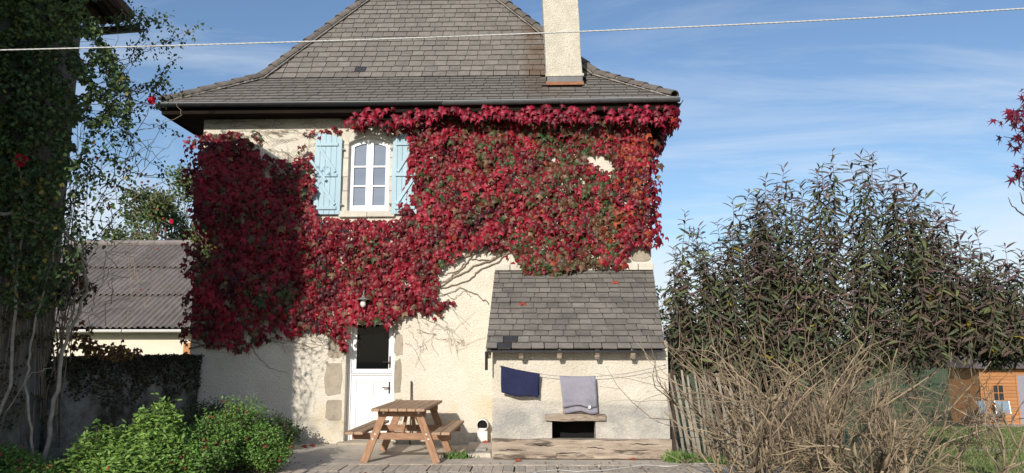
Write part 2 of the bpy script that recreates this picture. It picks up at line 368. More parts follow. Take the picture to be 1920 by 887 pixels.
LAN_F = [(0, 8, 1), (1, 8, 9), (1, 9, 2), (2, 9, 10), (2, 10, 3), (3, 10, 4), (4, 10, 5), (5, 10, 6), (6, 10, 9), (6, 9, 7), (7, 9, 8), (7, 8, 0)]
STAR_V = [(0, 0, 0), (.10, -.12, 0), (.45, -.05, -.05), (.16, -.28, 0), (.42, -.62, -.08), (.08, -.42, 0), (0, -1, -.1), (-.08, -.42, 0), (-.42, -.62, -.08), (-.16, -.28, 0), (-.45, -.05, -.05), (-.10, -.12, 0), (0, -.3, .04)]
STAR_F = [(i, 12, (i + 1) % 12) for i in range(12)]
def n3(x, y, z, s=1.0): return noise.noise(Vector((x * s, y * s, z * s)))
def inpoly(x, y, P):
    c = False; j = len(P) - 1
    for i in range(len(P)):
        if (P[i][1] > y) != (P[j][1] > y) and x < (P[j][0] - P[i][0]) * (y - P[i][1]) / (P[j][1] - P[i][1]) + P[i][0]: c = not c
        j = i
    return c
def bis(f, a, b):
    for _ in range(60):
        m = (a + b) / 2
        if f(a) * f(m) <= 0: b = m
        else: a = m
    return a
def lerp(a, b, t): return a + (b - a) * t
def wander(p, d, L, n, jit, droop=0.0, up=0.0):
    """a wandering path of n steps"""
    p = Vector(p); d = Vector(d).normalized(); out = [p.copy()]
    for i in range(n):
        d = (d + Vector((random.gauss(0, jit), random.gauss(0, jit), random.gauss(0, jit) - droop + up))).normalized()
        p = p + d * (L / n); out.append(p.copy())
    return out
def taper(r0, r1, n): return [lerp(r0, r1, i / n) for i in range(n + 1)]

# ------------------------------------------------------------------ ground
WY = 12.85                                   # front face of the house
def gz(x, y):
    k = min(1, max(0, (x - 2.6) / 2.0)); k = k * k * (3 - 2 * k)
    return -0.04 - k * min(1.6, max(0.0, 0.066 * (y - 9.5)))
g = MB(); xs = [-400, -120, -60, -40, -30] + [x * 1.0 for x in range(-24, 41)] + [50, 60, 90, 150, 400]
ys = [-60, -30, -15] + [y * 1.0 for y in range(-8, 50)] + [55, 60, 80, 120, 200, 500, 900]
g.add([(x, y, gz(x, y)) for y in ys for x in xs], [(j * len(xs) + i, j * len(xs) + i + 1, (j + 1) * len(xs) + i + 1, (j + 1) * len(xs) + i) for j in range(len(ys) - 1) for i in range(len(xs) - 1)])
struct(g.build('ground', 'lawn', smooth=True))
b = MB(); b.box(-9.5, -3.2, 4.0, 12.84, -0.3, -0.025); struct(b.build('garden_bed', 'soil'))
b = MB(); b.box(-5.3, 2.35, 10.60, 12.842, -0.25, 0.0); terrace = struct(b.build('terrace', 'concrete'))
# small paving slab out on the lawn
p = aZ(1880, 848, -0.40)
b = MB(); b.box(p.x - 0.7, p.x + 1.4, p.y - 0.35, p.y + 0.35, gz(p.x + .3, p.y) - 0.3, gz(p.x + .3, p.y) + 0.03); struct(b.build('garden_path', 'paving'))
# deck: rows of short boards, each its own piece
deck = MB().box(-4.4, 3.35, 5.0, 10.59, -0.2, -0.02).build('deck', 'dark_brown'); struct(deck)
bm_ = [MB().box(-.066, .066, -.275, .275, 0, .024, j=.0015).mesh('deck_board', 'deck_wood') for _ in range(4)]
row_y = [10.26, 9.70, 9.14, 8.58]
for r, yy in enumerate(row_y):
    x = -4.2; i = 0
    while x < 3.25:
        lift = 0.018 if x < -2.95 else 0.0
        M = Matrix.Translation((x + (0.035 if r % 2 else 0), yy, -0.014 + lift + random.uniform(-.003, .003))) @ Matrix.Rotation(random.gauss(0, .004), 4, 'Z') @ Matrix.Rotation(random.gauss(0, .006), 4, 'Y')
        link('deck_board', random.choice(bm_), deck, M)
        x += 0.139 + (0.016 if i % 4 == 3 else 0); i += 1
b = MB().box(-4.3, 3.3, 10.545, 10.66, -.1, .012); bevel(b.build('edge_board', 'deck_wood', deck))

# ------------------------------------------------------------------ house
HX0 = aY(366, 500, WY).x; HX1 = aY(1221, 480, WY).x; HB = WY + 7.0
EY = 12.42; OV = WY - EY
FL = aY(303, 193, EY); FR = aY(1268, 185, EY); EZ = (FL.z + FR.z) / 2
t = bis(lambda Y: (aY(489, 150, Y).x - FL.x) - (Y - EY), EY, 17); LB = aY(489, 150, t)
BY, BZ = LB.y, LB.z
t = bis(lambda Y: (aY(690, 0, Y).x - LB.x) - (Y - BY), BY, 20); LU = aY(690, 0, t)
USL = (LU.z - BZ) / (LU.y - BY)                       # rise per metre of run, steep part
LSL = (BZ - EZ) / (BY - EY)
RBX = FR.x - (BY - EY)
rux = bis(lambda X: proj((X, LU.y, LU.z))[0] - 930, -3, 3)
RK = (RBX - rux) / (LU.y - BY)
tt = (RBX - LB.x) / (1 + RK); AP = Vector((LB.x + tt, BY + tt, BZ + tt * USL))
AP2 = Vector((AP.x, AP.y + 0.25, AP.z))
EBK = AP2.y + (AP.y - EY)                             # rear eave
HB = EBK - OV
SOF = EZ - 0.17                                       # soffit height
house = thing('house', (-2, WY + 3, 0), 'old cream rendered house covered in red creeper with steep slate roof', 'house')

# wall with openings
wx0, wx1 = aY(653, 320, WY).x, aY(730, 320, WY).x
wz0, wz1 = aY(690, 396, WY).z, aY(690, 257, WY).z
dx0, dx1 = aY(646, 750, WY).x, aY(738, 750, WY).x
dz1 = aY(690, 594, WY).z
b = MB(); T = 0.42
def wall_rect(x0, x1, z0, z1): b.box(x0, x1, WY, WY + T, z0, z1)
cols = sorted({HX0, wx0, wx1, dx0, dx1, HX1}); rows = [-0.2, dz1, wz0, wz1, SOF + 0.1]
wall = MB()
fx = [HX0, dx0, dx1, HX1]
wall.box(HX0, dx0, WY, WY + T, -.2, dz1); wall.box(dx1, HX1, WY, WY + T, -.2, dz1)
wall.box(HX0, HX1, WY, WY + T, dz1, wz0)
wall.box(HX0, wx0, WY, WY + T, wz0, wz1); wall.box(wx1, HX1, WY, WY + T, wz0, wz1)
wall.box(HX0, HX1, WY, WY + T, wz1, SOF + .12)
wall.box(HX0, HX0 + T, WY + T, HB, -.2, SOF + .12); wall.box(HX1 - T, HX1, WY + T, HB, -.2, SOF + .12)
wall.box(HX0 + T, HX1 - T, HB - T, HB, -.2, SOF + .12)
wall.box(HX0 + T, HX1 - T, WY + T, WY + T + 0.02, 2.6, 2.8)
wall.build('wall', 'render_wall', house)
MB().box(HX0 + T, HX1 - T, WY + T + .4, WY + T + .45, 0, 5.4).build('dark_backing', 'black_void', house)  # black sheet stands in for the darkness inside the house

# window surround
aw = (wx1 - wx0) / 2; acx = (wx0 + wx1) / 2
spring = aY(690, 268, WY).z
sag = wz1 - spring
def arc(u):                                           # height of the arch soffit at u in [-1, 1]
    return spring + sag * (1 - u * u)
ST = 0.10
for k in range(5):
    u0, u1 = -1 + 2 * k / 5, -1 + 2 * (k + 1) / 5
    e0 = ST if k == 0 else 0; e1 = ST if k == 4 else 0
    up = 0.12
    P = []
    for i in range(5): u = lerp(u0, u1, i / 4); P.append((acx + u * aw, 0, arc(u)))
    top = [(acx + u1 * aw * 1.12 + e1 * .4, 0, arc(u1) + up + .04), (acx + u0 * aw * 1.12 - e0 * .4, 0, arc(u0) + up + .04)]
    P = [Vector((q[0], WY - .018 - .004 * (k % 2), q[2])) for q in P + top]
    bevel(MB().prism(P, (0, .10, 0)).build('arch_stone', 'limestone', house), .006)
for sx in (-1, 1):
    zc = wz0; hs = [0.36, 0.26, 0.34, 0.24, 0.4]; k = 0
    while zc < spring - .01:
        z2 = min(spring - .004, zc + hs[k]); wv = ST * (0.85 if k % 2 else 1.15)
        xa, xb = (acx - aw - wv, acx - aw + .002) if sx < 0 else (acx + aw - .002, acx + aw + wv)
        bevel(MB().box(xa, xb, WY - .016 - .003 * (k % 2), WY + .19, zc + .004, z2 - .003).build('jamb_stone', 'limestone', house), .006)
        zc = z2; k += 1
bevel(MB().box(acx - aw - .13, acx, WY - .07, WY + .2, wz0 - .115, wz0 - .002).build('sill_stone', 'limestone', house), .01)
bevel(MB().box(acx + .004, acx + aw + .12, WY - .068, WY + .2, wz0 - .112, wz0 - .004).build('sill_stone', 'limestone', house), .01)

# window
FYW = WY + 0.085
win = MB()
fw_ = 0.05
win.box(wx0, wx0 + fw_, FYW, FYW + .07, wz0, wz1); win.box(wx1 - fw_, wx1, FYW, FYW + .07, wz0, wz1)
win.box(wx0 + fw_, wx1 - fw_, FYW, FYW + .07, wz0, wz0 + .055)
P = [Vector((acx + u * (aw - fw_), FYW, arc(u) - .055)) for u in [(-1 + i / 5) for i in range(11)]] + [Vector((wx1 - fw_, FYW, wz1)), Vector((wx0 + fw_, FYW, wz1))]
win.prism(P, (0, .07, 0)); window = win.build('window', 'white_paint', house)
gx = [(wx0 + fw_ + .004, acx - .062), (acx + .062, wx1 - fw_ - .004)]
zb = wz0 + .055
for ci, (x0, x1) in enumerate(gx):
    cs = MB(); st = .028
    xi = x1 if ci == 0 else x0
    xa, xb = (x1, acx - .003) if ci == 0 else (acx + .003, x0)
    cs.box(xa, xb, FYW - .016, FYW + .05, zb, arc((xa + xb) / 2 - acx) - .055)
    cs.box(x0, x0 + st, FYW - .012, FYW + .045, zb, arc((x0 - acx) / aw) - .052) if ci == 0 else cs.box(x1 - st, x1, FYW - .012, FYW + .045, zb, arc((x1 - acx) / aw) - .052)
    xl, xr = (x0 + st, x1) if ci == 0 else (x0, x1 - st)
    cs.box(xl, xr, FYW - .012, FYW + .045, zb, zb + .06)
    H3 = (spring - zb - .0) ; zz_ = [zb + .06, zb + .06 + .355, zb + .06 + .71]
    for zq in zz_[1:]: cs.box(xl, xr, FYW - .010, FYW + .04, zq - .014, zq + .014)
    u0, u1 = (xl - acx) / aw, (xr - acx) / aw
    P = [Vector((lerp(xl, xr, i / 5), FYW - .011, arc(lerp(u0, u1, i / 5)) - .095)) for i in range(6)]
    P += [Vector((lerp(xr, xl, i / 5), FYW - .011, arc(lerp(u1, u0, i / 5)) - .053)) for i in range(6)]
    cs.prism(P, (0, .05, 0)); cs.build('casement', 'white_paint', window)
    ed = zz_ + [None]
    for k in range(3):
        z0 = ed[k]; z1 = ed[k + 1] if ed[k + 1] else arc((u0 + u1) / 2) - .06
        pm = MB().box(xl - .005, xr + .005, FYW + .02, FYW + .026, z0, z1)
        o = pm.build('pane', 'pane_glass', window)

# shutters
def shutter(x0, x1, z0, z1, mirror, label):
    h = MB(); tilt = 0.0
    ys0, ys1 = WY - .075, WY - .045
    hinge = x1 if not mirror else x0
    root = None; n = 5; bw = (x1 - x0) / n
    parts = []
    for k in range(n):
        xa, xb = x0 + k * bw, x0 + (k + 1) * bw
        uu = ((xa + xb) / 2 - x0) / (x1 - x0); uu = uu if not mirror else 1 - uu
        # the top edge falls towards the hinge side, following the arch
        def top(x):
            q = (x - x0) / (x1 - x0); q = q if not mirror else 1 - q
            return z1 - 0.10 * q ** 2
        P = [(xa + .002, ys0, z0), (xb - .002, ys0, z0), (xb - .002, ys0, top(xb)), (xa + .002, ys0, top(xa))]
        m = MB().prism(P, (0, ys1 - ys0, 0))
        if root is None:
            root = link('shutter', m.mesh('shutter', 'blue_paint'), house); root['label'] = label; bevel(root, .003)
        else: bevel(m.build('shutter_board', 'blue_paint', root), .003)
    def S2(u, v):                                        # u from the free side to the hinge side
        x = lerp(x0, x1, u) if not mirror else lerp(x1, x0, u)
        return Vector((x, ys0 - .014, lerp(z0, z1, v)))
    for v in (.075, .475, .855):
        bevel(MB().bar(S2(.07, v), S2(.86, v), .028, .055).build('ledge', 'blue_paint', root), .004)
    bevel(MB().bar(S2(.17, .825), S2(.78, .515), .026, .055).build('brace', 'blue_paint', root), .004)
    bevel(MB().bar(S2(.12, .445), S2(.80, .115), .026, .055).build('brace', 'blue_paint', root), .004)
    for v in (.12, .8):
        MB().bar(S2(.98, v) + Vector((0, .01, 0)), S2(1.09, v) + Vector((0, .03, 0)), .02, .03).build('hinge', 'pale_metal', root)
    return root, S2
sLx0, sLx1 = aY(589, 330, WY - .06).x, aY(640, 330, WY - .06).x
sz0, sz1 = aY(640, 402, WY - .06).z, aY(600, 250, WY - .06).z
shl, S2 = shutter(sLx0, sLx1, sz0, sz1, False, 'open blue shutter with a loose slanting wooden bar')
m = MB().bar(S2(-.12, .655) + Vector((0, -.02, 0)), S2(.47, .405) + Vector((0, -.035, 0)), .03, .05); bevel(m.build('shutter_bar', 'blue_paint', shl), .004)
sRx0 = aY(735, 330, WY - .06).x
shutter(sRx0, sRx0 + (sLx1 - sLx0) * 0.93, sz0, sz1, True, 'open blue shutter half hidden by red leaves')

# door (stable door in two leaves)
DY = WY + 0.16
dr = MB(); fr = .06
dr.box(dx0, dx0 + fr, DY, DY + .09, .0, dz1); dr.box(dx1 - fr, dx1, DY, DY + .09, 0, dz1); dr.box(dx0 + fr, dx1 - fr, DY, DY + .09, dz1 - fr, dz1)
dr.box(dx0 + fr, dx1 - fr, DY, DY + .1, 0.0, .03)
door = dr.build('door', 'door_paint', house); door['label'] = 'white half-glazed stable door'; bevel(door, .005)
xl, xr = dx0 + fr + .004, dx1 - fr - .004
zmid = aY(690, 704, DY).z
low = MB(); sw = .085
low.box(xl, xl + sw, DY + .02, DY + .065, .04, zmid - .006); low.box(xr - sw, xr, DY + .02, DY + .065, .04, zmid - .006)
low.box(xl + sw, xr - sw, DY + .02, DY + .065, .04, .2); low.box(xl + sw, xr - sw, DY + .02, DY + .065, zmid - .10, zmid - .006)
xm = (xl + xr) / 2; low.box(xm - .03, xm + .03, DY + .021, DY + .064, .2, zmid - .10)
lo = bevel(low.build('lower_leaf', 'door_paint', door), .004)
for (a_, c_) in ((xl + sw, xm - .03), (xm + .03, xr - sw)):
    bevel(MB().box(a_ + .002, c_ - .002, DY + .034, DY + .055, .202, zmid - .102).build('door_panel', 'door_paint', door), .003)
bevel(MB().box(xl - .005, xr + .005, DY + .005, DY + .06, zmid + .0, zmid + .03).build('weather_bar', 'door_paint', door), .006)
upm = MB()
upm.box(xl, xl + .075, DY + .02, DY + .065, zmid + .036, dz1 - fr - .004); upm.box(xr - .075, xr, DY + .02, DY + .065, zmid + .036, dz1 - fr - .004)
upm.box(xl + .075, xr - .075, DY + .02, DY + .065, zmid + .036, zmid + .11); upm.box(xl + .075, xr - .075, DY + .02, DY + .065, dz1 - fr - .07, dz1 - fr - .004)
bevel(upm.build('upper_leaf', 'door_paint', door), .004)
MB().box(xl + .07, xr - .07, DY + .04, DY + .046, zmid + .1, dz1 - fr - .06).build('door_glass', 'door_glass', door)
for zq in (aY(725, 679, DY).z, aY(725, 727, DY).z):
    h = MB(); h.box(xr - .06, xr - .035, DY + .008, DY + .022, zq - .10, zq + .10)
    h.tube([(xr - .047, DY + .012, zq), (xr - .047, DY - .04, zq), (xr - .16, DY - .045, zq + .004)], .010, 6)
    h.build('door_handle', 'iron', door)
bevel(MB().box(dx0 - .08, dx1 + .08, WY - .16, WY + .2, -.02, .035).build('door_step', 'quoin', house), .01)
# stones round the door
def stone(px0, py0, px1, py1, seed, proud=.02):
    random.seed(seed)
    a_, c_ = aY(px0, py1, WY), aY(px1, py0, WY); n = 14; P = []
    w, h = (c_.x - a_.x) / 2, (c_.z - a_.z) / 2; cx_, cz_ = (a_.x + c_.x) / 2, (a_.z + c_.z) / 2
    for i in range(n):
        an = 2 * math.pi * i / n; k = 0.42
        x = abs(math.cos(an)) ** k * math.copysign(1, math.cos(an)); z = abs(math.sin(an)) ** k * math.copysign(1, math.sin(an))
        P.append(Vector((cx_ + x * w * random.uniform(.78, 1.04), WY - proud, cz_ + z * h * random.uniform(.86, 1.04))))
    return bevel(MB().prism(P, (0, .05, 0)).build('stone', 'quoin', house), .012, 2)
for i, q in enumerate([(612, 598, 645, 630), (612, 632, 645, 672), (605, 676, 645, 744), (608, 748, 645, 790), (738, 598, 755, 620), (738, 624, 758, 668), (738, 672, 754, 741), (738, 745, 757, 790), (1180, 462, 1220, 492), (1196, 440, 1221, 461)]): stone(*q, 40 + i, .006 if i < 8 else .02)
random.seed(12)

# roof: base sheets, then the slates one by one on the side that shows
def slope_frame(o, w):
    """origin o on the slope, w = run/rise vector up the slope"""
    v = Vector(w).normalized(); u = Vector((1, 0, 0)); n = u.cross(v)
    return Vector(o), u, v, n
rb = MB()
eL, eR = Vector((FL.x, EY, EZ)), Vector((FR.x, EY, EZ)); eLb, eRb = Vector((FL.x, EBK, EZ)), Vector((FR.x, EBK, EZ))
bL, bR = Vector((LB.x, BY, BZ)), Vector((RBX, BY, BZ)); BKY = EBK - (BY - EY)
bLb, bRb = Vector((LB.x, BKY, BZ)), Vector((RBX, BKY, BZ))
dn = Vector((0, 0, -.025))
Vv = [eL, eR, eRb, eLb, bL, bR, bRb, bLb, AP, AP2]; Vv = [p + dn for p in Vv]
rb.add(Vv, [(0, 1, 5, 4), (4, 5, 8), (3, 0, 4, 7), (7, 4, 8, 9), (1, 2, 6, 5), (5, 6, 9, 8), (2, 3, 7, 6), (6, 7, 9)])
rb.add([p + Vector((0, 0, -.05)) for p in Vv[:4]], [(3, 2, 1, 0)])
roof = rb.build('roof', 'slate_back', house, recalc=False)

def clip(poly, inside, cross):
    out = []
    for i in range(len(poly)):
        a_, c_ = poly[i], poly[(i + 1) % len(poly)]; ia, ic = inside(a_), inside(c_)
        if ia: out.append(a_)
        if ia != ic: out.append(cross(a_, c_))
    return out
def half(P, nx, ny, d):                              # keep nx*u + ny*v <= d
    f = lambda q: nx * q[0] + ny * q[1] - d
    def cr_(a_, c_):
        t_ = f(a_) / (f(a_) - f(c_)); return (a_[0] + (c_[0] - a_[0]) * t_, a_[1] + (c_[1] - a_[1]) * t_)
    return clip(P, lambda q: f(q) <= 1e-9, cr_)
SLW, SLE, SLT = 0.236, 0.176, 0.017
CH = []                                              # candidates: (size, kind, data)
def lay(o, vdir, length, uL0, uL1, uR0, uR1, e, w, target, seed, wob=1.0):
    """courses of slates on a trapezoid whose left/right edges run uL0..uL1, uR0..uR1 from foot to head"""
    random.seed(seed)
    o, u, v, n = slope_frame(o, vdir); k = 0
    while k * e < length:
        v0 = k * e; ln = e * 1.9
        if v0 + ln > length + e * .4: ln = length + e * .2 - v0
        fL = lerp(uL0, uL1, v0 / length); fR = lerp(uR0, uR1, v0 / length)
        x = min(uL0, uL1) - random.random() * w
        dv = random.gauss(0, .004) * wob
        while x < max(uR0, uR1):
            ww = w * random.uniform(.86, 1.16)
            if random.random() < .05: ww *= 1.6
            xa, xb = x + .005, x + ww - .005; x += ww
            P = [(xa, v0), (xb, v0), (xb, v0 + ln), (xa, v0 + ln)]
            kk = (uL1 - uL0) / length; Q = half(P, -1, kk, -uL0)
            kk = (uR1 - uR0) / length; Q = half(Q, 1, -kk, uR0) if len(Q) > 2 else Q
            if len(Q) < 3: continue
            whole = len(Q) == 4 and all(abs(a_[0] - c_[0]) + abs(a_[1] - c_[1]) < 1e-6 for a_, c_ in zip(Q, P))
            tl = SLT * 1.0 / e; jv = random.gauss(0, .0035) * wob + dv; rz = random.gauss(0, .010) * wob
            if random.random() < .02: rz *= 3.5
            lift = abs(random.gauss(0, .002)) * wob
            xm_, ym_ = (xa + xb) / 2, v0
            def put(q, h):
                dx, dy = q[0] - xm_, q[1] - ym_
                q2 = (xm_ + dx * math.cos(rz) - dy * math.sin(rz), ym_ + dy * math.cos(rz) + dx * math.sin(rz) + jv)
                return o + u * q2[0] + v * q2[1] + n * (h + SLT * 2.0 + lift - tl * (q[1] - v0))
            pts = [put(q, 0) for q in Q]
            M = None
            if whole:
                cz, sz = math.cos(rz), math.sin(rz)
                ux = u * cz + v * sz; vx = (v * cz - u * sz)
                vt = (vx - n * tl).normalized(); nx_ = ux.cross(vt)
                oo = o + u * xm_ + v * (ym_ + jv) + n * (SLT * 2.0 + lift)
                M = Matrix(((ux.x * (xb - xa), vt.x * ln, nx_.x, oo.x), (ux.y * (xb - xa), vt.y * ln, nx_.y, oo.y), (ux.z * (xb - xa), vt.z * ln, nx_.z, oo.z), (0, 0, 0, 1)))
            c = sum(pts, Vector()) / len(pts)
            target.append((M, pts, n.copy(), c))
        k += 1
def slate_variants(m):
    out = []
    for k in range(5):
        j = lambda s: random.uniform(-s, s)
        c1, c2 = random.uniform(0, .05), random.uniform(0, .05)
        P = [(-.5 + c1, 0 + j(.010), 0), (-.2, j(.012), 0), (.2, j(.012), 0), (.5 - c2, j(.006), 0), (.5, .06, 0), (.5, 1, 0), (-.5, 1, 0), (-.5, .06, 0)]
        me = MB().prism([Vector(q) for q in P], (0, 0, -SLT)).mesh('slate', m)
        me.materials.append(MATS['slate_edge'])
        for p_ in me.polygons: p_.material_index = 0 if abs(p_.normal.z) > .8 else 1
        out.append(me)
    return out
def place_slates(cands, parent, m, limit, skip=lambda c: False, dark=None):
    var = slate_variants(m); cands = [c for c in cands if not skip(c[3])]
    def score(c):
        if c[0] is None: return -1
        x, y = proj(c[3]); area = max(.0, (EYE - c[3]).normalized().dot(c[2])) / (EYE - c[3]).length_squared
        return area if -20 < x < 1940 and -30 < y < 900 else 0
    cands.sort(key=score, reverse=True)
    rest = MB(); n = 0
    for (M, pts, nn, c) in cands:
        if M is not None and n < limit and score((M, pts, nn, c)) > 0:
            me = random.choice(var)
            if dark and dark(c):
                me = random.choice(dark_var)
            link('slate', me, parent, M); n += 1
        else:
            rest.prism([p for p in pts], nn * -SLT, tint=random.uniform(.01, .99))
    if rest.v:
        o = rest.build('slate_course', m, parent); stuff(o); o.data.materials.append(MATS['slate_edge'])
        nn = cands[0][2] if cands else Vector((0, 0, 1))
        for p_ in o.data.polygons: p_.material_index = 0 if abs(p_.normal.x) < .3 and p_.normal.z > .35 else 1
cands = []
lenL = math.hypot(BY - EY, BZ - EZ); lenU = math.hypot(AP.y - BY, AP.z - BZ)
lay((0, EY - .03, EZ - .02), (0, BY - EY, BZ - EZ), lenL + .03, FL.x, LB.x, FR.x, RBX, SLE, SLW, cands, 3)
lay((0, BY - .01, BZ + .008), (0, AP.y - BY, AP.z - BZ), lenU, LB.x, AP.x, RBX, AP.x, SLE, SLW, cands, 4)
# chimney
cbx0, cbx1 = aY(1025, 140, 13.05).x, aY(1093, 140, 13.05).x; cy0 = 13.06; cy1 = cy0 + .55
dark_var = slate_variants('slate_dark')
random.seed(5)
dk = aY(671, 124, 13.75)
place_slates(cands, roof, 'slate', 290, skip=lambda c: cbx0 - .06 < c.x < cbx1 + .06 and cy0 - .02 < c.y < cy1, dark=lambda c: abs(c.x - dk.x) < .10 and abs(c.z - dk.z) < .09)
def stain_xyz(name, lo, hi, soft, colr, scale, thr, amount=1.0):
    m = MATS[name]; n, l = m.node_tree.nodes, m.node_tree.links; b = n['Principled BSDF']; src = b.inputs['Base Color'].links[0].from_socket
    g = n.new('ShaderNodeNewGeometry'); sp = n.new('ShaderNodeSeparateXYZ'); l.new(g.outputs['Position'], sp.inputs[0])
    nt = n.new('ShaderNodeTexNoise'); nt.inputs['Scale'].default_value = scale; nt.inputs['Detail'].default_value = 6; nt.inputs['Roughness'].default_value = .65; l.new(g.outputs['Position'], nt.inputs['Vector'])
    rp = n.new('ShaderNodeMapRange'); rp.inputs['From Min'].default_value = thr[0]; rp.inputs['From Max'].default_value = thr[1]; rp.inputs['To Max'].default_value = amount; l.new(nt.outputs['Fac'], rp.inputs['Value']); cur = rp.outputs[0]
    for ax, a0, a1 in (('X', lo[0], hi[0]), ('Z', lo[1], hi[1])):
        for (e0, e1) in ((a0 - soft, a0 + soft), (a1 + soft, a1 - soft)):
            q = n.new('ShaderNodeMapRange'); q.interpolation_type = 'SMOOTHSTEP'; q.inputs['From Min'].default_value = e0; q.inputs['From Max'].default_value = e1; l.new(sp.outputs[ax], q.inputs['Value'])
            k = n.new('ShaderNodeMath'); k.operation = 'MULTIPLY'; l.new(cur, k.inputs[0]); l.new(q.outputs[0], k.inputs[1]); cur = k.outputs[0]
    mx_ = n.new('ShaderNodeMix'); mx_.data_type = 'RGBA'; l.new(cur, mx_.inputs['Factor']); l.new(src, mx_.inputs['A']); mx_.inputs['B'].default_value = (*colr, 1)
    l.new(mx_.outputs['Result'], b.inputs['Base Color'])
stain_xyz('slate', (cbx0 - .42, 6.0), (cbx0 + .02, 8.3), .16, (.115, .070, .042), 2.2, (.30, .60), .85)
stain_xyz('slate', (cbx0 - .1, 5.85), (cbx1 + .1, 6.25), .12, (.13, .08, .05), 4, (.40, .65), .6)
stain_xyz('slate', (-9, 5.7), (9, 6.75), .12, (.135, .130, .118), 1.1, (.30, .55), .2)
# hip tiles: half-round, lapped
def half_tile(L, r):
    m = MB(); V = []; n = 7
    for (yy, rr) in ((0, r), (L, r * .84)):
        for k in range(n + 1):
            a_ = math.pi * k / n; V.append((rr * math.cos(a_), yy, rr * .8 * math.sin(a_)))
        for k in range(n, -1, -1):
            a_ = math.pi * k / n; V.append(((rr - .018) * math.cos(a_), yy, (rr - .018) * .8 * math.sin(a_)))
    q = 2 * (n + 1)
    m.add(V, [(i, (i + 1) % q, (i + 1) % q + q, i + q) for i in range(q)] + [tuple(range(q)), tuple(range(2 * q - 1, q - 1, -1))])
    return m.mesh('hip_tile', 'hip_tile', smooth=False)
ht = half_tile(.40, .125)
def hips(a_, c_, step=.34):
    a_, c_ = Vector(a_), Vector(c_); d = (c_ - a_); L = d.length; d.normalize(); n = int(L / step) + 1
    r = d.cross(Vector((0, 0, 1))).normalized(); up = r.cross(d)
    mo = MB()
    for k in range(n):
        p = a_ + d * min(k * step, L - .3) + up * .022
        j = random.gauss(0, .012); tl = -.035
        dd = (d + up * tl + r * j).normalized(); rr = dd.cross(up).normalized(); uu = rr.cross(dd)
        M = Matrix(((rr.x, dd.x, uu.x, p.x), (rr.y, dd.y, uu.y, p.y), (rr.z, dd.z, uu.z, p.z), (0, 0, 0, 1)))
        link('hip_tile', ht, roof, M)
        for s in (-1, 1):
            q = p + r * (s * .095) + d * .17 - up * .015
            mo.box(q.x - .06, q.x + .06, q.y - .06, q.y + .06, q.z - .02, q.z + .02, j=.02)
    mo2 = MB(); pts = [a_ + d * (L * i / 40) for i in range(41)]
    for s in (-1, 1):
        mo2.tube([q + r * (s * (.112 + random.uniform(-.012, .012))) + up * (-.012) for q in pts], [random.uniform(.008, .026) for _ in pts], 5)
    mo2.build('mortar_fillet', 'mortar', roof)
hips(eL + Vector((.03, .03, .03)), bL + Vector((0, 0, .03))); hips(bL + Vector((0, 0, .03)), AP + Vector((0, 0, .03)))
hips(eR + Vector((-.03, .03, .03)), bR + Vector((0, 0, .03))); hips(bR + Vector((0, 0, .03)), AP + Vector((0, 0, .03)))
# soffit, fascia, gutter
sf = MB()
sf.box(FL.x + .04, FR.x - .04, EY + .05, WY + .02, SOF, SOF + .03)
sf.box(FL.x + .04, HX0 + .02, WY + .022, EBK - .1, SOF + .001, SOF + .03); sf.box(HX1 - .02, FR.x - .04, WY + .022, EBK - .1, SOF + .001, SOF + .03)
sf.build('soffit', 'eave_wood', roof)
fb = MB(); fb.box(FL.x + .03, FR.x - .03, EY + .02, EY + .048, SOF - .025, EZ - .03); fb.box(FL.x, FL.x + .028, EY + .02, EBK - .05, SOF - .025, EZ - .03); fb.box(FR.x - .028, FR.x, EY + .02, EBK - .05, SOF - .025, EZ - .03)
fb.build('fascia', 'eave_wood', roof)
def gutter_run(a_, c_, r, m, name='gutter', parent=None, seg=1, edge=None):
    a_, c_ = Vector(a_), Vector(c_); d = (c_ - a_).normalized(); s = d.cross(Vector((0, 0, 1))).normalized()
    for q in range(seg):
        p0, p1 = a_.lerp(c_, q / seg), a_.lerp(c_, (q + 1) / seg - .0005); g_ = MB(); V = []
        for p in (p0, p1):
            for k in range(9): an = math.pi * k / 8; V.append(p + s * (r * math.cos(an)) - Vector((0, 0, r * math.sin(an))))
            for k in range(8, -1, -1): an = math.pi * k / 8; V.append(p + s * ((r - .006) * math.cos(an)) - Vector((0, 0, (r - .006) * math.sin(an))))
        g_.add(V, [(i, (i + 1) % 18, (i + 1) % 18 + 18, i + 18) for i in range(18)] + [tuple(range(18)), tuple(range(35, 17, -1))])
        if q < seg - 1: g_.tube([p1 + s * (-(r + .001)) * 0 - Vector((0, 0, .0)) - d * .0 + Vector((0, 0, -r)), p1 + Vector((0, 0, -r)) + d * .03], r * .05, 5)
        o = g_.build(name, m, parent, smooth=False)
        for sg in (1, -1):
            MB().tube([p0 + s * (r * sg), p1 + s * (r * sg)], .009, 6).build('gutter_edge', edge or m, o)
gy = EY - .055
xm_ = aY(830, 195, gy).x
gutter_run((FL.x - .05, gy, EZ - .035), (xm_, gy, EZ - .045), .065, 'gutter', parent=house, seg=4, edge='zinc_edge')
gutter_run((xm_ + .004, gy, EZ - .045), (FR.x + .05, gy, EZ - .02), .065, 'zinc', parent=house, seg=4, edge='zinc_edge')
gutter_run((FL.x - .06, gy + .07, EZ - .04), (FL.x - .06, EBK, EZ - .04), .06, 'gutter', parent=house)
gutter_run((FR.x + .06, gy + .07, EZ - .03), (FR.x + .06, EBK, EZ - .03), .06, 'zinc', parent=house)
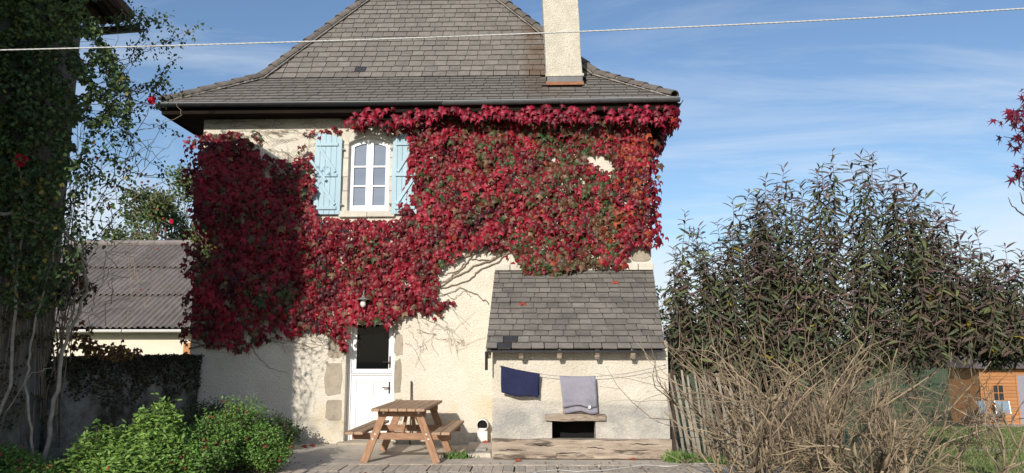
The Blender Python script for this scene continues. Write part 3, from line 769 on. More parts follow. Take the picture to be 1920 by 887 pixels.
# chimney
ch = MB(); ctop = 10.6; lean = -.055
def chbox(x0, x1, y0, y1, z0, z1):
    n = 12; V = []
    for i in range(n + 1):
        z = lerp(z0, z1, i / n); s = lean * (z - 6.3) / 1.5
        for (x, y) in ((x0, y0), (x1, y0), (x1, y1), (x0, y1)): V.append((x + s + random.gauss(0, .004), y + random.gauss(0, .004), z))
    ch.add(V, [(4 * i + k, 4 * i + (k + 1) % 4, 4 * i + 4 + (k + 1) % 4, 4 * i + 4 + k) for i in range(n) for k in range(4)] + [(3, 2, 1, 0), tuple(4 * n + k for k in range(4))])
zfl = aY(1058, 141, cy0).z; zf0 = aY(1058, 155, cy0).z
chbox(cbx0, cbx1, cy0, cy1, zfl + .02, ctop)
chim = bevel(ch.build('chimney', 'chimney_render', house), .015, 2)
MB().box(cbx0 - .02, cbx1 + .015, cy0 - .022, cy1 + .02, zfl - .02, zfl + .03, j=.006).build('drip_course', 'chimney_render', chim)
MB().box(cbx0 + .01, cbx1 - .008, cy0 - .012, cy1 + .0, zf0 - .1, zfl - .018).build('flashing', 'zinc', chim)
MB().prism([Vector((cbx0 - .01, cy0 - .10, zf0 - .075)), Vector((cbx1 + .01, cy0 - .10, zf0 - .075)), Vector((cbx1 + .01, cy0 + .02, zf0 + .022)), Vector((cbx0 - .01, cy0 + .02, zf0 + .022))], (0, 0, .02)).build('rusty_apron', 'rust', chim)
MB().box(cbx0 - .01 + lean * 2.8, cbx1 + .01 + lean * 2.8, cy0 - .03, cy1 + .03, ctop, ctop + .1).build('chimney_cap', 'mortar', chim)

# ------------------------------------------------------------------ lean-to
LY = 11.25; TY = 11.12
lx0, lx1 = aY(923, 740, LY).x, aY(1254, 740, LY).x
leanto = thing('lean_to', ((lx0 + lx1) / 2, 12, 0), 'low cream lean-to with slate roof and a black hatch', 'lean-to')
ez_ = aY(1080, 655, 10.95).z; EYL = 10.95; hz_ = aY(1075, 508, WY).z
oz0, oz1 = aY(1076, 826, LY).z, aY(1076, 788, LY).z; ox0, ox1 = aY(1035, 805, LY).x, aY(1117, 805, LY).x
lsl = (hz_ - ez_) / (WY - EYL)
wt = ez_ + lsl * (LY - EYL) - .10
w = MB()
w.box(lx0, ox0, LY, LY + .3, -.1, wt); w.box(ox1, lx1, LY, LY + .3, -.1, wt); w.box(ox0, ox1, LY, LY + .3, -.1, oz0); w.box(ox0, ox1, LY, LY + .3, oz1, wt)
for (xa, xb) in ((lx0, lx0 + .25), (lx1 - .25, lx1)):
    zz1 = ez_ + lsl * (LY + .3 - EYL) - .1; zz2 = hz_ - .1
    w.prism([Vector((xa, LY + .3, -.1)), Vector((xa, WY - .004, -.1)), Vector((xa, WY - .004, zz2)), Vector((xa, LY + .3, zz1))], (xb - xa, 0, 0))
w.build('wall', 'render_leanto', leanto)
MB().box(lx0 + .26, lx1 - .26, LY + .5, LY + .52, 0, 1.3).build('dark_backing', 'black_void', leanto)  # black sheet behind the hatch stands in for the dark interior
def rough_beam(x0, x1, y0, y1, z0, z1, name, n=26, amp=.014, m='old_timber', parent=None, chew=.03):
    b_ = MB(); V = []
    for i in range(n + 1):
        x = lerp(x0, x1, i / n); k = n3(x, 3, z0, 3.1)
        for j, (y, z) in enumerate(((y0, z0), (y1, z0), (y1, z1), (y0, z1), (y0, lerp(z0, z1, .62)), (y0, lerp(z0, z1, .3)))):
            V.append((x, y + n3(x, z * 5, 1 + j, 4) * amp, z + n3(x, y, z * 4 + j, 3.3) * amp + (k * chew * .4 if j in (2, 3) else 0)))
    q = 6
    b_.add(V, [(i * q + k, i * q + (k + 1) % q, (i + 1) * q + (k + 1) % q, (i + 1) * q + k) for i in range(n) for k in range(q)] + [tuple(range(q)), tuple(n * q + k for k in range(q - 1, -1, -1))])
    return bevel(b_.build(name, m, parent), .006)
zt = aY(1080, 824, TY).z
rough_beam(lx0 - .0, lx1 + .005, TY, LY - .005, 0.012, zt, 'sill_timber', 40, parent=leanto)
o = rough_beam(lx0 + .03, lerp(lx0, lx1, .36), TY - .012, TY + .02, .012, .13, 'timber_plank', 20, .008, parent=leanto)
for (xa, xb, ya, yb) in [(927, 968, 846, 843), (1100, 1135, 838, 842), (985, 1040, 834, 836), (1150, 1215, 846, 844), (1040, 1090, 851, 849), (1180, 1235, 832, 834)]:
    pa, pb = aY(xa, ya, TY - .004), aY(xb, yb, TY - .004); nk = 8
    MB().tube([pa.lerp(pb, i / nk) + Vector((0, 0, random.gauss(0, .004))) for i in range(nk + 1)], [.001 + .007 * math.sin(math.pi * (i + .3) / (nk + .6)) for i in range(nk + 1)], 4).build('timber_crack', 'black_void', leanto)
li0, li1 = aY(1022, 782, LY), aY(1135, 782, LY)
zl0, zl1 = aY(1076, 789, LY).z, aY(1076, 775, LY).z
rough_beam(li0.x, li1.x, LY - .075, LY - .003, zl0 + .003, zl1, 'lintel', 20, .016, parent=leanto)
MB().box(ox0 + .16, ox1 - .02, LY - .05, LY - .004, zl1 + .006, zl1 + .10, j=.01).build('lintel_block', 'old_timber', leanto)
rough_beam(lx0 + .02, lx1 - .02, LY - .05, LY - .004, wt - .085, wt + .02, 'wall_plate', 26, .008, parent=leanto)
for x_ in (916, 977, 1049, 1120, 1187):
    xr_ = aY(x_, 665, 11.0).x
    a_ = Vector((xr_, EYL + .045, ez_ + lsl * .045 - .115)); c_ = Vector((xr_, LY + .02, ez_ + lsl * (LY + .02 - EYL) - .115))
    bevel(MB().bar(a_, c_, .07, .13).build('rafter', 'old_timber', leanto), .006)
lrx0, lrx1 = aY(911, 655, EYL).x, aY(1246, 655, EYL).x; hx0, hx1 = aY(928, 508, WY).x, aY(1224, 505, WY).x
rbm = MB()
rbm.prism([Vector((lrx0 + .02, EYL + .03, ez_ - .035)), Vector((lrx1 - .02, EYL + .03, ez_ - .035)), Vector((hx1 - .02, WY - .01, hz_ - .03)), Vector((hx0 + .02, WY - .01, hz_ - .03))], (0, 0, .018))
lroof = rbm.build('roof', 'eave_wood', leanto)
lc = []
lay((0, EYL, ez_ - .012), (0, WY - EYL, hz_ - ez_), math.hypot(WY - EYL, hz_ - ez_) - .02, lrx0, hx0, lrx1, hx1, .158, .195, lc, 8, 1.2)
random.seed(9)
dkx = aY(975, 645, 11).x
place_slates(lc, lroof, 'slate_low', 290, dark=lambda c: c.x < dkx and c.z < ez_ + .20 and random.random() < .8)
MB().box(lrx0 + .015, lrx1 - .015, EYL + .0, EYL + .028, ez_ - .045, ez_ - .014).build('eave_flashing', 'gutter', leanto)
pp = aY(912, 680, EYL + .03)
MB().tube([(pp.x, EYL + .03, ez_ - .03), (pp.x, EYL + .03, ez_ - .30)], .022, 10).build('drain_spout', 'gutter', leanto)
# pale blocks bedding the top course
x = hx0 + .01; k = 0
while x < hx1 - .1:
    wv = random.uniform(.2, .3)
    if k < 3 or x > hx1 - .55: bevel(MB().box(x, min(x + wv - .012, hx1), WY - .09, WY - .004, hz_ + .004, hz_ + .115 + random.uniform(-.01, .01)).build('bedding_block', 'limestone', leanto), .008)
    x += wv; k += 1

# ------------------------------------------------------------------ creeper
creeper = thing('creeper', (HX0 + 1, WY - .1, 0), 'crimson Boston ivy creeper spread over the house front up to the gutter', 'creeper')
MAIN = [(350, 262), (372, 246), (405, 252), (440, 246), (470, 258), (482, 284), (520, 298), (548, 300), (566, 280), (592, 285), (592, 404), (650, 412), (735, 412), (752, 402), (762, 330), (768, 300), (766, 262), (775, 235), (790, 225),
        (1195, 228), (1225, 240), (1245, 270), (1240, 330), (1243, 400), (1247, 452), (1228, 456), (1214, 462), (1178, 458), (1175, 497), (1100, 500), (1075, 508), (1040, 522), (1020, 520), (995, 508), (968, 490), (962, 468), (905, 460), (868, 466), (850, 486), (822, 508), (820, 556), (790, 572), (745, 597), (730, 605), (652, 604),
        (640, 606), (612, 618), (590, 610), (545, 616), (500, 622), (472, 640), (430, 648), (380, 640), (350, 622), (343, 560), (348, 480), (351, 400), (346, 330)]
EXTRA = [[(640, 604), (655, 612), (648, 650), (640, 655), (634, 628), (612, 622), (600, 612)],
         [(780, 570), (845, 560), (838, 572), (800, 580)],
         [(655, 232), (700, 228), (760, 226), (768, 245), (745, 250), (700, 236), (668, 244)]]
HOLES = [[(1092, 285), (1130, 280), (1150, 300), (1152, 322), (1130, 318), (1108, 306)]]
def thick(X, z): return .05 + .17 * max(0, .45 + 1.0 * n3(X, z, 0, 1.3)) + .13 * max(0, .3 + n3(X, z, 7, 3.4))
def leaf_colour(X, z, q):
    r = max(0.0, min(1.0, (X + 2.2) / 2.6)) ; low = max(0, min(1, (4.4 - z) / 1.2))
    a_ = n3(X, z, 20, 1.5) + .5 * n3(X, z, 30, 3.6)
    mixg = .08 + .52 * r + .55 * a_
    if X < -4.0: mixg = .25 + .7 * n3(X, z, 44, 1.4)
    if X > 1.45: mixg = .12 + .3 * a_
    k = random.random() * .85 + .07 * (1 - n3(X, z, 71, 2.8))
    h_ = .5 + .62 * n3(X, z, 80, 2.4) + random.gauss(0, .17)
    pick = lambda L_: L_[max(0, min(len(L_) - 1, int(h_ * len(L_))))]
    if k < mixg * .85:
        c = pick([(.075, .042, .017), (.105, .046, .020), (.050, .055, .017), (.125, .034, .018), (.042, .066, .018), (.085, .026, .016)])
    else:
        c = pick([(.055, .004, .008), (.09, .004, .009), (.13, .005, .011), (.17, .006, .014), (.21, .008, .018), (.25, .009, .022), (.31, .013, .030)])
        if r > .3 and random.random() < .05: c = (.25, .045, .014)
    if random.random() < .07: c = random.choice([(.13, .055, .028), (.19, .11, .06), (.09, .05, .03)])
    if X > 1.3 and random.random() < .16 + .4 * n3(X, z, 50, 2.0): c = random.choice([(.27, .052, .016), (.24, .026, .014)])
    j = random.uniform(.75, 1.2); return (c[0] * j, c[1] * j, c[2] * j)
pos, tip, nor, siz, colr = [], [], [], [], []
def add_leaf(p, t_, n_, s, c): pos.append(tuple(p)); tip.append(tuple(t_)); nor.append(tuple(n_)); siz.append(s); colr.append(c)
def outleaf(X, Y, z, q, s=None, side=0.0):
    s = s or (random.uniform(.04, .085) if random.random() < .45 else random.uniform(.08, .15))
    n_ = Vector((random.gauss(.0, .45) + side, -1, random.uniform(-.15, 1.0))); t_ = Vector((random.gauss(0, .45), random.uniform(-.45, .05), -1))
    add_leaf((X, Y, z), t_, n_, (s or random.uniform(.085, .145)), leaf_colour(X, z, q))
random.seed(21)
xA, xB, zA, zB = HX0 - .3, HX1 + .35, 1.5, 5.75; st = .047
X = xA
while X < xB:
    z = zA
    while z < zB:
        jx, jz = X + random.uniform(-.04, .04), z + random.uniform(-.04, .04)
        px, py = proj((jx, WY - .1, jz))
        z += st
        if any(inpoly(px, py, h) for h in HOLES): continue
        inside = inpoly(px + n3(jx, jz, 3, 5) * 9, py + n3(jx, jz, 9, 5) * 9, MAIN); ex = (not inside) and any(inpoly(px, py, h) for h in EXTRA)
        if not (inside or ex): continue
        hole = n3(jx, jz, 60, 4.2) + .5 * n3(jx, jz, 66, 9)
        if hole > .56 and px > 420: continue
        if 1050 < px < 1235 and 325 < py < 400 and hole > .36: continue
        if ex and random.random() < .35: continue
        if 480 < px < 592 and 270 < py < 335 and random.random() < .45: continue
        if px > 770 and py < 250 and random.random() < .25: continue
        if 350 < px < 590 and py > 590 and random.random() < .35 + .3 * n3(jx, jz, 2, 3): continue
        th = thick(jx, jz)
        if jx < HX0 or jx > HX1: th = min(th, .12)
        q = random.random()
        if jx > HX1 - .02 or jx < HX0 + .02:
            outleaf(jx, WY - random.uniform(-.5, th), jz, q, side=.8 if jx > 0 else -.8)
        else:
            if py > 500 and 930 < px: continue_ok = True
            outleaf(jx, WY - th * (1 if q < .62 else random.uniform(.35, .9)) - .01, jz, q)
    X += st
for (pts, n_) in [([(640, 606), (628, 628), (640, 640), (641, 656)], 34), ([(475, 640), (520, 634), (560, 622)], 26), ([(430, 650), (445, 655), (470, 648)], 12), ([(780, 575), (830, 572), (850, 562)], 22), ([(760, 590), (800, 585), (820, 590)], 10), ([(348, 560), (346, 620), (352, 690)], 36), ([(346, 420), (352, 470), (344, 520)], 26), ([(352, 250), (346, 300), (350, 360)], 22), ([(470, 250), (485, 262), (480, 290)], 12), ([(570, 250), (600, 246), (660, 240)], 16), ([(690, 230), (670, 205), (640, 212)], 14), ([(960, 480), (985, 505), (1000, 515)], 18), ([(1020, 520), (1035, 528), (1030, 520)], 8)]:
    for k in range(n_):                                  # loose strands at the fringe
        f_ = random.random() * (len(pts) - 1); i = min(len(pts) - 2, int(f_)); q = aY(lerp(pts[i][0], pts[i + 1][0], f_ - i) + random.gauss(0, 4), lerp(pts[i][1], pts[i + 1][1], f_ - i) + random.gauss(0, 4), WY - .05)
        outleaf(q.x, WY - random.uniform(.03, .10), q.z, .5, random.uniform(.05, .095))
# part that spills onto the lean-to roof head
# band hanging along the gutter
x = aY(640, 205, EY).x
while x < FR.x + .06:
    for k in range(3):
        px, py = proj((x, EY - .05, EZ - .2)); d = (px - 640) / 60
        if random.random() > min(1, max(.05, d)) * .8 or n3(x, 0, 5, 2.2) > .30: continue
        zt_ = EZ - .10 - random.random() ** .8 * (.27 + .22 * n3(x, 1, 1, 2.6)); y = EY - random.uniform(-.03, .07)
        c = random.choice([(.25, .009, .034), (.20, .008, .027), (.14, .008, .02), (.30, .013, .042), (.10, .012, .014), (.08, .006, .014)])
        n_ = Vector((random.gauss(0, .35), -1, random.uniform(0, .8))); add_leaf((x + random.uniform(-.05, .05), y, zt_), (random.gauss(0, .4), -.2, -1), n_, random.uniform(.08, .135), c)
    x += .042
for k in range(210):                                   # round the right-hand eave corner
    y = EY + random.random() ** 1.5 * 2.2; x = FR.x + random.uniform(-.10, .06); z = EZ - .10 - random.random() * .34
    c = random.choice([(.20, .008, .03), (.15, .007, .022), (.32, .04, .018), (.09, .010, .02)])
    add_leaf((x, y, z), (random.gauss(0, .4), random.gauss(0, .2), -1), (.7 + random.gauss(0, .3), -.7, random.uniform(0, .7)), random.uniform(.08, .13), c)
for k in range(160):                                   # a few leaves creeping over the soffit shadow
    x = random.uniform(aY(760, 230, WY).x, HX1); z = random.uniform(SOF - .35, SOF - .02); outleaf(x, WY - random.uniform(.03, .12), z, .5)
# dense strip on the right edge of the wall
N = len(pos)
order = list(range(N)); random.shuffle(order)
def visible_size(i): return siz[i] * (1 if -6 < pos[i][0] < 2.3 else .5)
front = sorted(order, key=lambda i: pos[i][1] - siz[i] * 1.2)[:300]
fs_ = set(front); rest = [i for i in range(N) if i not in fs_]
A = lambda L: np.array([L[i] for i in rest])
o = link('foliage', leaf_mesh('foliage', IVY_V, IVY_F, A(pos), A(tip), A(nor), A(siz), A(colr), 'leaf'), creeper); stuff(o)
lv = []
for c in [(.20, .006, .021), (.27, .009, .031), (.15, .005, .016), (.10, .004, .011), (.105, .046, .020), (.075, .042, .017), (.34, .050, .014), (.050, .055, .017)]:
    lv.append((c, leaf_mesh('leaf', IVY_V, IVY_F, [(0, 0, 0)], [(0, -1, 0)], [(0, 0, 1)], [1.0], [c], 'leaf')))
for i in front:
    me = min(lv, key=lambda q: sum((q[0][k] - colr[i][k]) ** 2 for k in range(3)))[1]
    link('leaf', me, creeper, leaf_matrix(pos[i], tip[i], nor[i], siz[i]))
# woody stems across the bare wall and thin tendrils
sm = MB(); wy = WY - .022
def wallpath(pts, r0, r1, jit=2.0):
    P = []
    for i in range(len(pts) - 1):
        for k in range(6):
            t_ = k / 6; P.append(aY(lerp(pts[i][0], pts[i + 1][0], t_) + random.gauss(0, jit * .5), lerp(pts[i][1], pts[i + 1][1], t_) + random.gauss(0, jit * .5), wy - random.random() * .012))
    P.append(aY(*pts[-1], wy)); sm.tube(P, taper(r0, r1, len(P) - 1), 5)
wallpath([(960, 463), (920, 466), (880, 478), (840, 496), (800, 515), (770, 540)], .020, .014)
wallpath([(965, 468), (930, 484), (890, 500), (850, 522), (822, 540), (790, 560)], .016, .010)
wallpath([(955, 472), (935, 490), (905, 503), (880, 525), (840, 538), (800, 545)], .014, .008)
wallpath([(910, 470), (890, 476), (870, 500), (845, 520), (815, 538)], .012, .007)
wallpath([(950, 475), (915, 488), (880, 486), (860, 505), (835, 515), (800, 512)], .010, .006)
wallpath([(915, 570), (895, 552), (862, 540), (835, 553), (800, 556), (760, 548)], .010, .004)
wallpath([(822, 545), (850, 560), (870, 545), (885, 556)], .006, .003)
wallpath([(355, 652), (390, 646), (430, 650), (480, 640), (520, 632)], .018, .010)
wallpath([(356, 640), (400, 655), (420, 648), (450, 650)], .012, .006)
wallpath([(470, 648), (480, 665), (505, 690), (540, 700)], .008, .003)
for _ in range(46):
    x_, y_ = random.uniform(480, 592), random.uniform(244, 318)
    wallpath([(x_, y_), (x_ + random.gauss(0, 18), y_ + random.gauss(0, 10)), (x_ + random.gauss(0, 34), y_ + random.gauss(0, 20))], .0035, .0018)
for _ in range(26):
    x_, y_ = random.uniform(380, 600), random.uniform(222, 262)
    wallpath([(x_, y_), (x_ + random.gauss(0, 25), y_ + random.gauss(0, 6)), (x_ + random.gauss(0, 50), y_ + random.gauss(0, 12))], .0035, .0018)
for _ in range(34):
    x_, y_ = random.uniform(755, 860), random.uniform(560, 650)
    wallpath([(x_, y_), (x_ + random.gauss(8, 14), y_ + random.gauss(6, 10)), (x_ + random.gauss(14, 24), y_ + random.gauss(12, 18))], .003, .0015)
for _ in range(24):
    x_, y_ = random.uniform(480, 600), random.uniform(622, 650)
    wallpath([(x_, y_), (x_ + random.gauss(14, 14), y_ + random.gauss(6, 6)), (x_ + random.gauss(28, 20), y_ + random.gauss(8, 12))], .0035, .0018)
stuff(sm.build('stem', 'vine_stem', creeper, smooth=True))

# ------------------------------------------------------------------ wall lamp above the door
lp = aY(681, 562, WY - .32)
lamp = thing('wall_lamp', (lp.x, WY, lp.z), 'old enamel wall lamp with clear bulb above the white door', 'lamp')
MB().tube([(lp.x, WY - .02, lp.z + .10), (lp.x, WY - .14, lp.z + .17), (lp.x, WY - .27, lp.z + .16), (lp.x, WY - .32, lp.z + .08)], .011, 8).build('arm', 'enamel', lamp, smooth=True)
MB().lathe([(.0, .075), (.022, .075), (.03, .045), (.05, .03), (.125, .004), (.125, -.002), (.05, .02), (.0, .03)], (lp.x, WY - .32, lp.z), n=20).build('lamp_shade', 'enamel', lamp, smooth=True)
MB().lathe([(.0, .02), (.026, .015), (.03, -.01), (.046, -.05), (.048, -.085), (.03, -.12), (.0, -.13)], (lp.x, WY - .32, lp.z), n=14).build('bulb', 'bulb', lamp, smooth=True)
MB().lathe([(.0, -.02), (.05, -.02), (.05, .0), (.0, .0)], (lp.x, WY, lp.z + .10), axis='y', n=14).build('wall_plate', 'enamel', lamp)

# ------------------------------------------------------------------ picnic table
TA = math.radians(-1.3); tcx, tcy = -1.875, 11.36
table = thing('picnic_table', (tcx, tcy, 0), 'brown wooden picnic table with two benches in front of the door', 'table')
table.rotation_euler = (0, 0, TA)
TM = Matrix.Translation((tcx, tcy, 0)) @ Matrix.Rotation(TA, 4, 'Z'); ROOTLOC[table.name] = Matrix.Identity(4)
random.seed(31)
TL = .86; TZ = .765
def tboard(name, x0, x1, y0, y1, z0, z1, m='table_wood', parent=None):
    w_, l_, h_ = x1 - x0, y1 - y0, z1 - z0
    me = MB().box(-w_ / 2, w_ / 2, -l_ / 2, l_ / 2, -h_ / 2, h_ / 2).mesh(name, m)
    return bevel(link(name, me, parent or table, Matrix.Translation(((x0 + x1) / 2, (y0 + y1) / 2, (z0 + z1) / 2))), .006)
nb = 6; bw = .755 / nb
for k in range(nb): tboard('table_board', -.3775 + k * bw + .004, -.3775 + (k + 1) * bw - .004, -TL + random.uniform(-.004, .004), TL, TZ - .04, TZ)
for sx in (-1, 1):
    for k in range(2):
        x0 = sx * .605 - .125 + k * .128; tboard('bench_board', x0, x0 + .120, -TL, TL, .41, .45)
def tbar(name, a_, c_, w_, h_, up=(0, 1, 0), m='table_leg_wood'):
    a_, c_ = Vector(a_), Vector(c_); d = c_ - a_; L = d.length; d.normalize(); u = Vector(up)
    r = d.cross(u).normalized(); u = r.cross(d)
    me = MB().box(-w_ / 2, w_ / 2, -h_ / 2, h_ / 2, -L / 2, L / 2).mesh(name, m); c = (a_ + c_) / 2
    M = Matrix(((r.x, u.x, d.x, c.x), (r.y, u.y, d.y, c.y), (r.z, u.z, d.z, c.z), (0, 0, 0, 1)))
    return bevel(link(name, me, table, M), .005)
bolt = MB().lathe([(.0, -.006), (.014, -.006), (.016, 0), (.0, .0)], (0, 0, 0), axis='y', n=8).mesh('bolt', 'bolt')
for sy in (-1, 1):
    yl = sy * .60; yo = yl + sy * .0
    for sx in (-1, 1):
        tbar('leg', (sx * .52, yl, .0), (sx * .235, yl, TZ - .042), .105, .042)
        z_ = .40; 
    yb = yl - sy * .044
    tbar('seat_beam', (-.705, yb, .36), (.705, yb, .36), .095, .042)
    tbar('top_beam', (-.345, yb, TZ - .088), (.345, yb, TZ - .088), .09, .042)
    for sx in (-1, 1):
        for (x_, z_) in ((.365, .395), (.395, .33), (.25, .69)):
            link('bolt', bolt, table, Matrix.Translation((sx * x_, yl - .0225, z_)))
for sy in (-1, 1):
    tbar('diagonal_brace', (0, sy * .53, .33), (0, sy * .13, TZ - .05), .06, .04, up=(1, 0, 0))

# ------------------------------------------------------------------ small things by the wall
vp = aY(905, 810, WY - .12)
vent = thing('drain_trap', (vp.x, WY - .1, 0), 'white box with a round black pipe mouth at the wall foot', 'vent')
bevel(MB().box(vp.x - .085, vp.x + .085, WY - .20, WY - .004, .06, .235).build('box', 'plastic_white', vent), .012, 2)
MB().lathe([(.085, -.02), (.098, -.02), (.098, .17), (.085, .17)], (vp.x, WY - .19, .33), axis='y', n=20).build('pipe_collar', 'plastic_white', vent, smooth=True)
MB().lathe([(.0, .03), (.084, .03), (.084, .035), (.0, .035)], (vp.x, WY - .19, .33), axis='y', n=20).build('pipe_mouth', 'black_void', vent)
MB().box(vp.x - .06, vp.x + .06, WY - .17, WY - .006, .235, .28).build('pipe_neck', 'plastic_white', vent)
MB().lathe([(.0, -.004), (.05, -.004), (.055, 0.001), (.0, .001)], (vp.x, WY - .201, .15), axis='y', n=16).build('round_cover', 'plastic_white', vent)
pd = MB(); pd.box(vp.x - .22, lx0 - .02, 11.3, WY - .23, .0, .055, j=.012); o = bevel(pd.build('drain_slab', 'concrete'), .012)
tag(o, 'small concrete slab with a metal cover beside the lean-to', 'slab')
MB().box(vp.x - .02, vp.x + .13, 11.55, 11.85, .068, .082).build('metal_cover', 'pale_metal', o)
sp = aY(771, 730, WY - .06)
stk = MB(); stk.tube([(sp.x, WY - .08, 0), (sp.x + .004, WY - .07, .45), (sp.x - .006, WY - .05, sp.z + .14)], [.014, .013, .011], 6)
tag(stk.build('garden_stake', 'dark_brown'), 'thin dark wooden stake leaning on the wall behind the table', 'stake')

# ------------------------------------------------------------------ washing line and towels
la, lb = aY(936, 686, LY - .13), aY(1248, 684, LY - .13)
def lineP(t_): p = la.lerp(lb, t_); p.z -= .165 * 4 * t_ * (1 - t_); return p
def lpx(px): return lineP((px - 936) / (1248 - 936))
wl_ = MB(); wl_.tube([(la.x, LY - .002, la.z)] + [lineP(i / 24) for i in range(25)] + [(lb.x, LY - .002, lb.z)], .004, 5)
tag(wl_.build('washing_line', 'line_wire', smooth=True), 'thin washing line strung along the lean-to front', 'clothes line')
def towel(name, x0, x1, zf, zb_, m, label, seed, skewL=0, skewR=0, botslope=0):
    random.seed(seed); nx, nz = 18, 14
    b_ = MB()
    root = None
    for layer, (yo, zlow, nm) in enumerate(((-.022, zf, name), (.022, zb_, 'back_fold'))):
        V = []
        for i in range(nx + 1):
            u = i / nx; top = lineP((lerp(x0, x1, u) - 936) / 312)
            for k in range(nz + 1):
                v = k / nz
                xx = top.x + lerp(skewL, skewR, u) * v + .012 * math.sin(v * 3 + seed)
                zl = zlow + botslope * (u - .5) * v + .014 * math.sin(u * 7 + seed) * v + .02 * n3(u * 3, seed, 1) * v
                fold = (.016 * math.sin(u * 9 + seed * 2 + v * 1.5) + .030 * n3(u * 2.6, v * 1.8, seed + layer)) * (.2 + .8 * v)
                yy = top.y + (yo * min(1, v * 6)) + fold * (1 if layer == 0 else .6)
                V.append((xx + (.018 if layer else 0) * v, yy, lerp(top.z + .006, zl, v)))
        m_ = MB().add(V, [(i * (nz + 1) + k, (i + 1) * (nz + 1) + k, (i + 1) * (nz + 1) + k + 1, i * (nz + 1) + k + 1) for i in range(nx) for k in range(nz)])
        me = m_.mesh(nm, m, smooth=True)
        o_ = link(nm, me, root); 
        if root is None: root = o_; tag(o_, label, 'towel')
        sd = o_.modifiers.new('thick', 'SOLIDIFY'); sd.thickness = .006
    return root
zA_ = aY(970, 742, LY - .13).z
towel('towel', 938, 1011, zA_, zA_ + .03, 'navy_towel', 'navy blue towel hanging askew on the washing line', 2, skewL=.03, skewR=-.0, botslope=-.07)
zB_ = aY(1085, 762, LY - .13).z; zC_ = aY(1085, 774, LY - .13).z
gt = towel('towel', 1051, 1118, zB_, zC_, 'grey_towel', 'pale grey towel hanging straight above the wooden lintel', 5, skewL=.02, skewR=-.01, botslope=.0)
q = aY(1105, 762, LY - .165); MB().box(q.x - .02, q.x + .02, q.y - .004, q.y, q.z - .03, q.z + .01).build('care_label', 'care_label', gt)

# ------------------------------------------------------------------ building on the left (its gable overhang throws the big shadow)
GE = aY(265, 45, 10.0)                                # gutter end
RD = Vector((-6.42, 4.0, 8.02)); NE = Vector((-6.72, 2.4, 6.5))
CN = aY(112, 600, 10.0)                               # far wall corner
nb_ = thing('neighbour_building', (-9, 7, 0), 'grey rendered building with overhanging tiled roof behind the climbing rose', 'building')
ge = Vector((GE.x - .16, GE.y - .06, GE.z + .06))
back = Vector((-3.0, .34, 0))                          # direction of eave and ridge, going left and away
wn_ = Vector((-6.9, 2.5, 0)); wf = Vector((CN.x, CN.y - .1, 0)); wr_ = wf.lerp(wn_, (wf.y - RD.y) / (wf.y - wn_.y))
zf_ = ge.z - .2; zr_ = RD.z - .25; zn_ = NE.z - .2
w = MB(); w.prism([Vector((wf.x, wf.y, -.1)), Vector((wn_.x, wn_.y, -.1)), Vector((wn_.x, wn_.y, zn_ + .1)), Vector((wr_.x, wr_.y, zr_)), Vector((wf.x, wf.y, zf_))], back)
w.build('wall', 'grey_render', nb_)
def tiled(a0, a1, name):
    """slope from eave corner a0 up to ridge corner a1, swept along back, with half-round tile corrugation"""
    L = back.length; n = int(L / .055); b_ = MB(); V = []
    for i in range(n + 1):
        o_ = back * (i / n); wv = .035 * math.sin(i * math.pi / 2)
        for e_ in (a0, a1):
            V.append(e_ + o_ + Vector((0, 0, wv)))
            V.append(e_ + o_ + Vector((0, 0, wv - .06)))
    b_.add(V, [(i * 4 + 0, i * 4 + 4, i * 4 + 6, i * 4 + 2) for i in range(n)] + [(i * 4 + 1, i * 4 + 3, i * 4 + 7, i * 4 + 5) for i in range(n)] + [(i * 4, i * 4 + 1, i * 4 + 5, i * 4 + 4) for i in range(n)] + [(i * 4 + 2, i * 4 + 6, i * 4 + 7, i * 4 + 3) for i in range(n)] + [(0, 2, 3, 1)])
    return b_.build(name, 'barn_roof_tile', nb_)
tiled(ge, RD, 'roof'); tiled(NE, RD + Vector((0, 0, .03)), 'roof')
d_ = (RD - ge)
for k in range(9):                                      # verge tiles with scalloped edge
    p0 = ge + d_ * (k / 9); p1 = ge + d_ * ((k + 1.1) / 9)
    MB().tube([p0 + Vector((.02, 0, .03)), p1 + Vector((.0, 0, .05))], [.085, .075], 8).build('verge_tile', 'barn_roof_tile', nb_)
for k in range(5):
    of = back * (.12 * k + .05) + Vector((0, 0, -.12)); MB().bar(ge + of + d_ * .02, RD + of, .09, .12).build('rafter', 'eave_wood', nb_)
gutter_run(GE + Vector((0, .05, -.02)), GE + Vector((0, .05, -.02)) + back.normalized() * 2.6 + Vector((0, 0, -.02)), .075, 'zinc', parent=nb_, seg=2)
# lantern on the corner
ln = aY(118, 562, 9.75)
lant = thing('wall_lantern', (ln.x, ln.y, ln.z), 'dark metal lantern fixed to the grey corner among stems', 'lantern')
wdir = Vector((CN.x - .03, ln.y, ln.z))
MB().tube([(wdir.x - .05, ln.y, ln.z - .02), (ln.x - .02, ln.y - .02, ln.z - .04), (ln.x + .02, ln.y - .02, ln.z + .04)], .016, 6).build('bracket', 'iron', lant)
MB().lathe([(.0, .20), (.03, .18), (.14, .10), (.14, .085), (.08, .08), (.0, .08)], (ln.x + .02, ln.y - .02, ln.z), n=10).build('hood', 'iron', lant)
MB().lathe([(.085, .08), (.06, -.14), (.0, -.16)], (ln.x + .02, ln.y - .02, ln.z), n=8).build('glass', 'cabin_glass', lant)

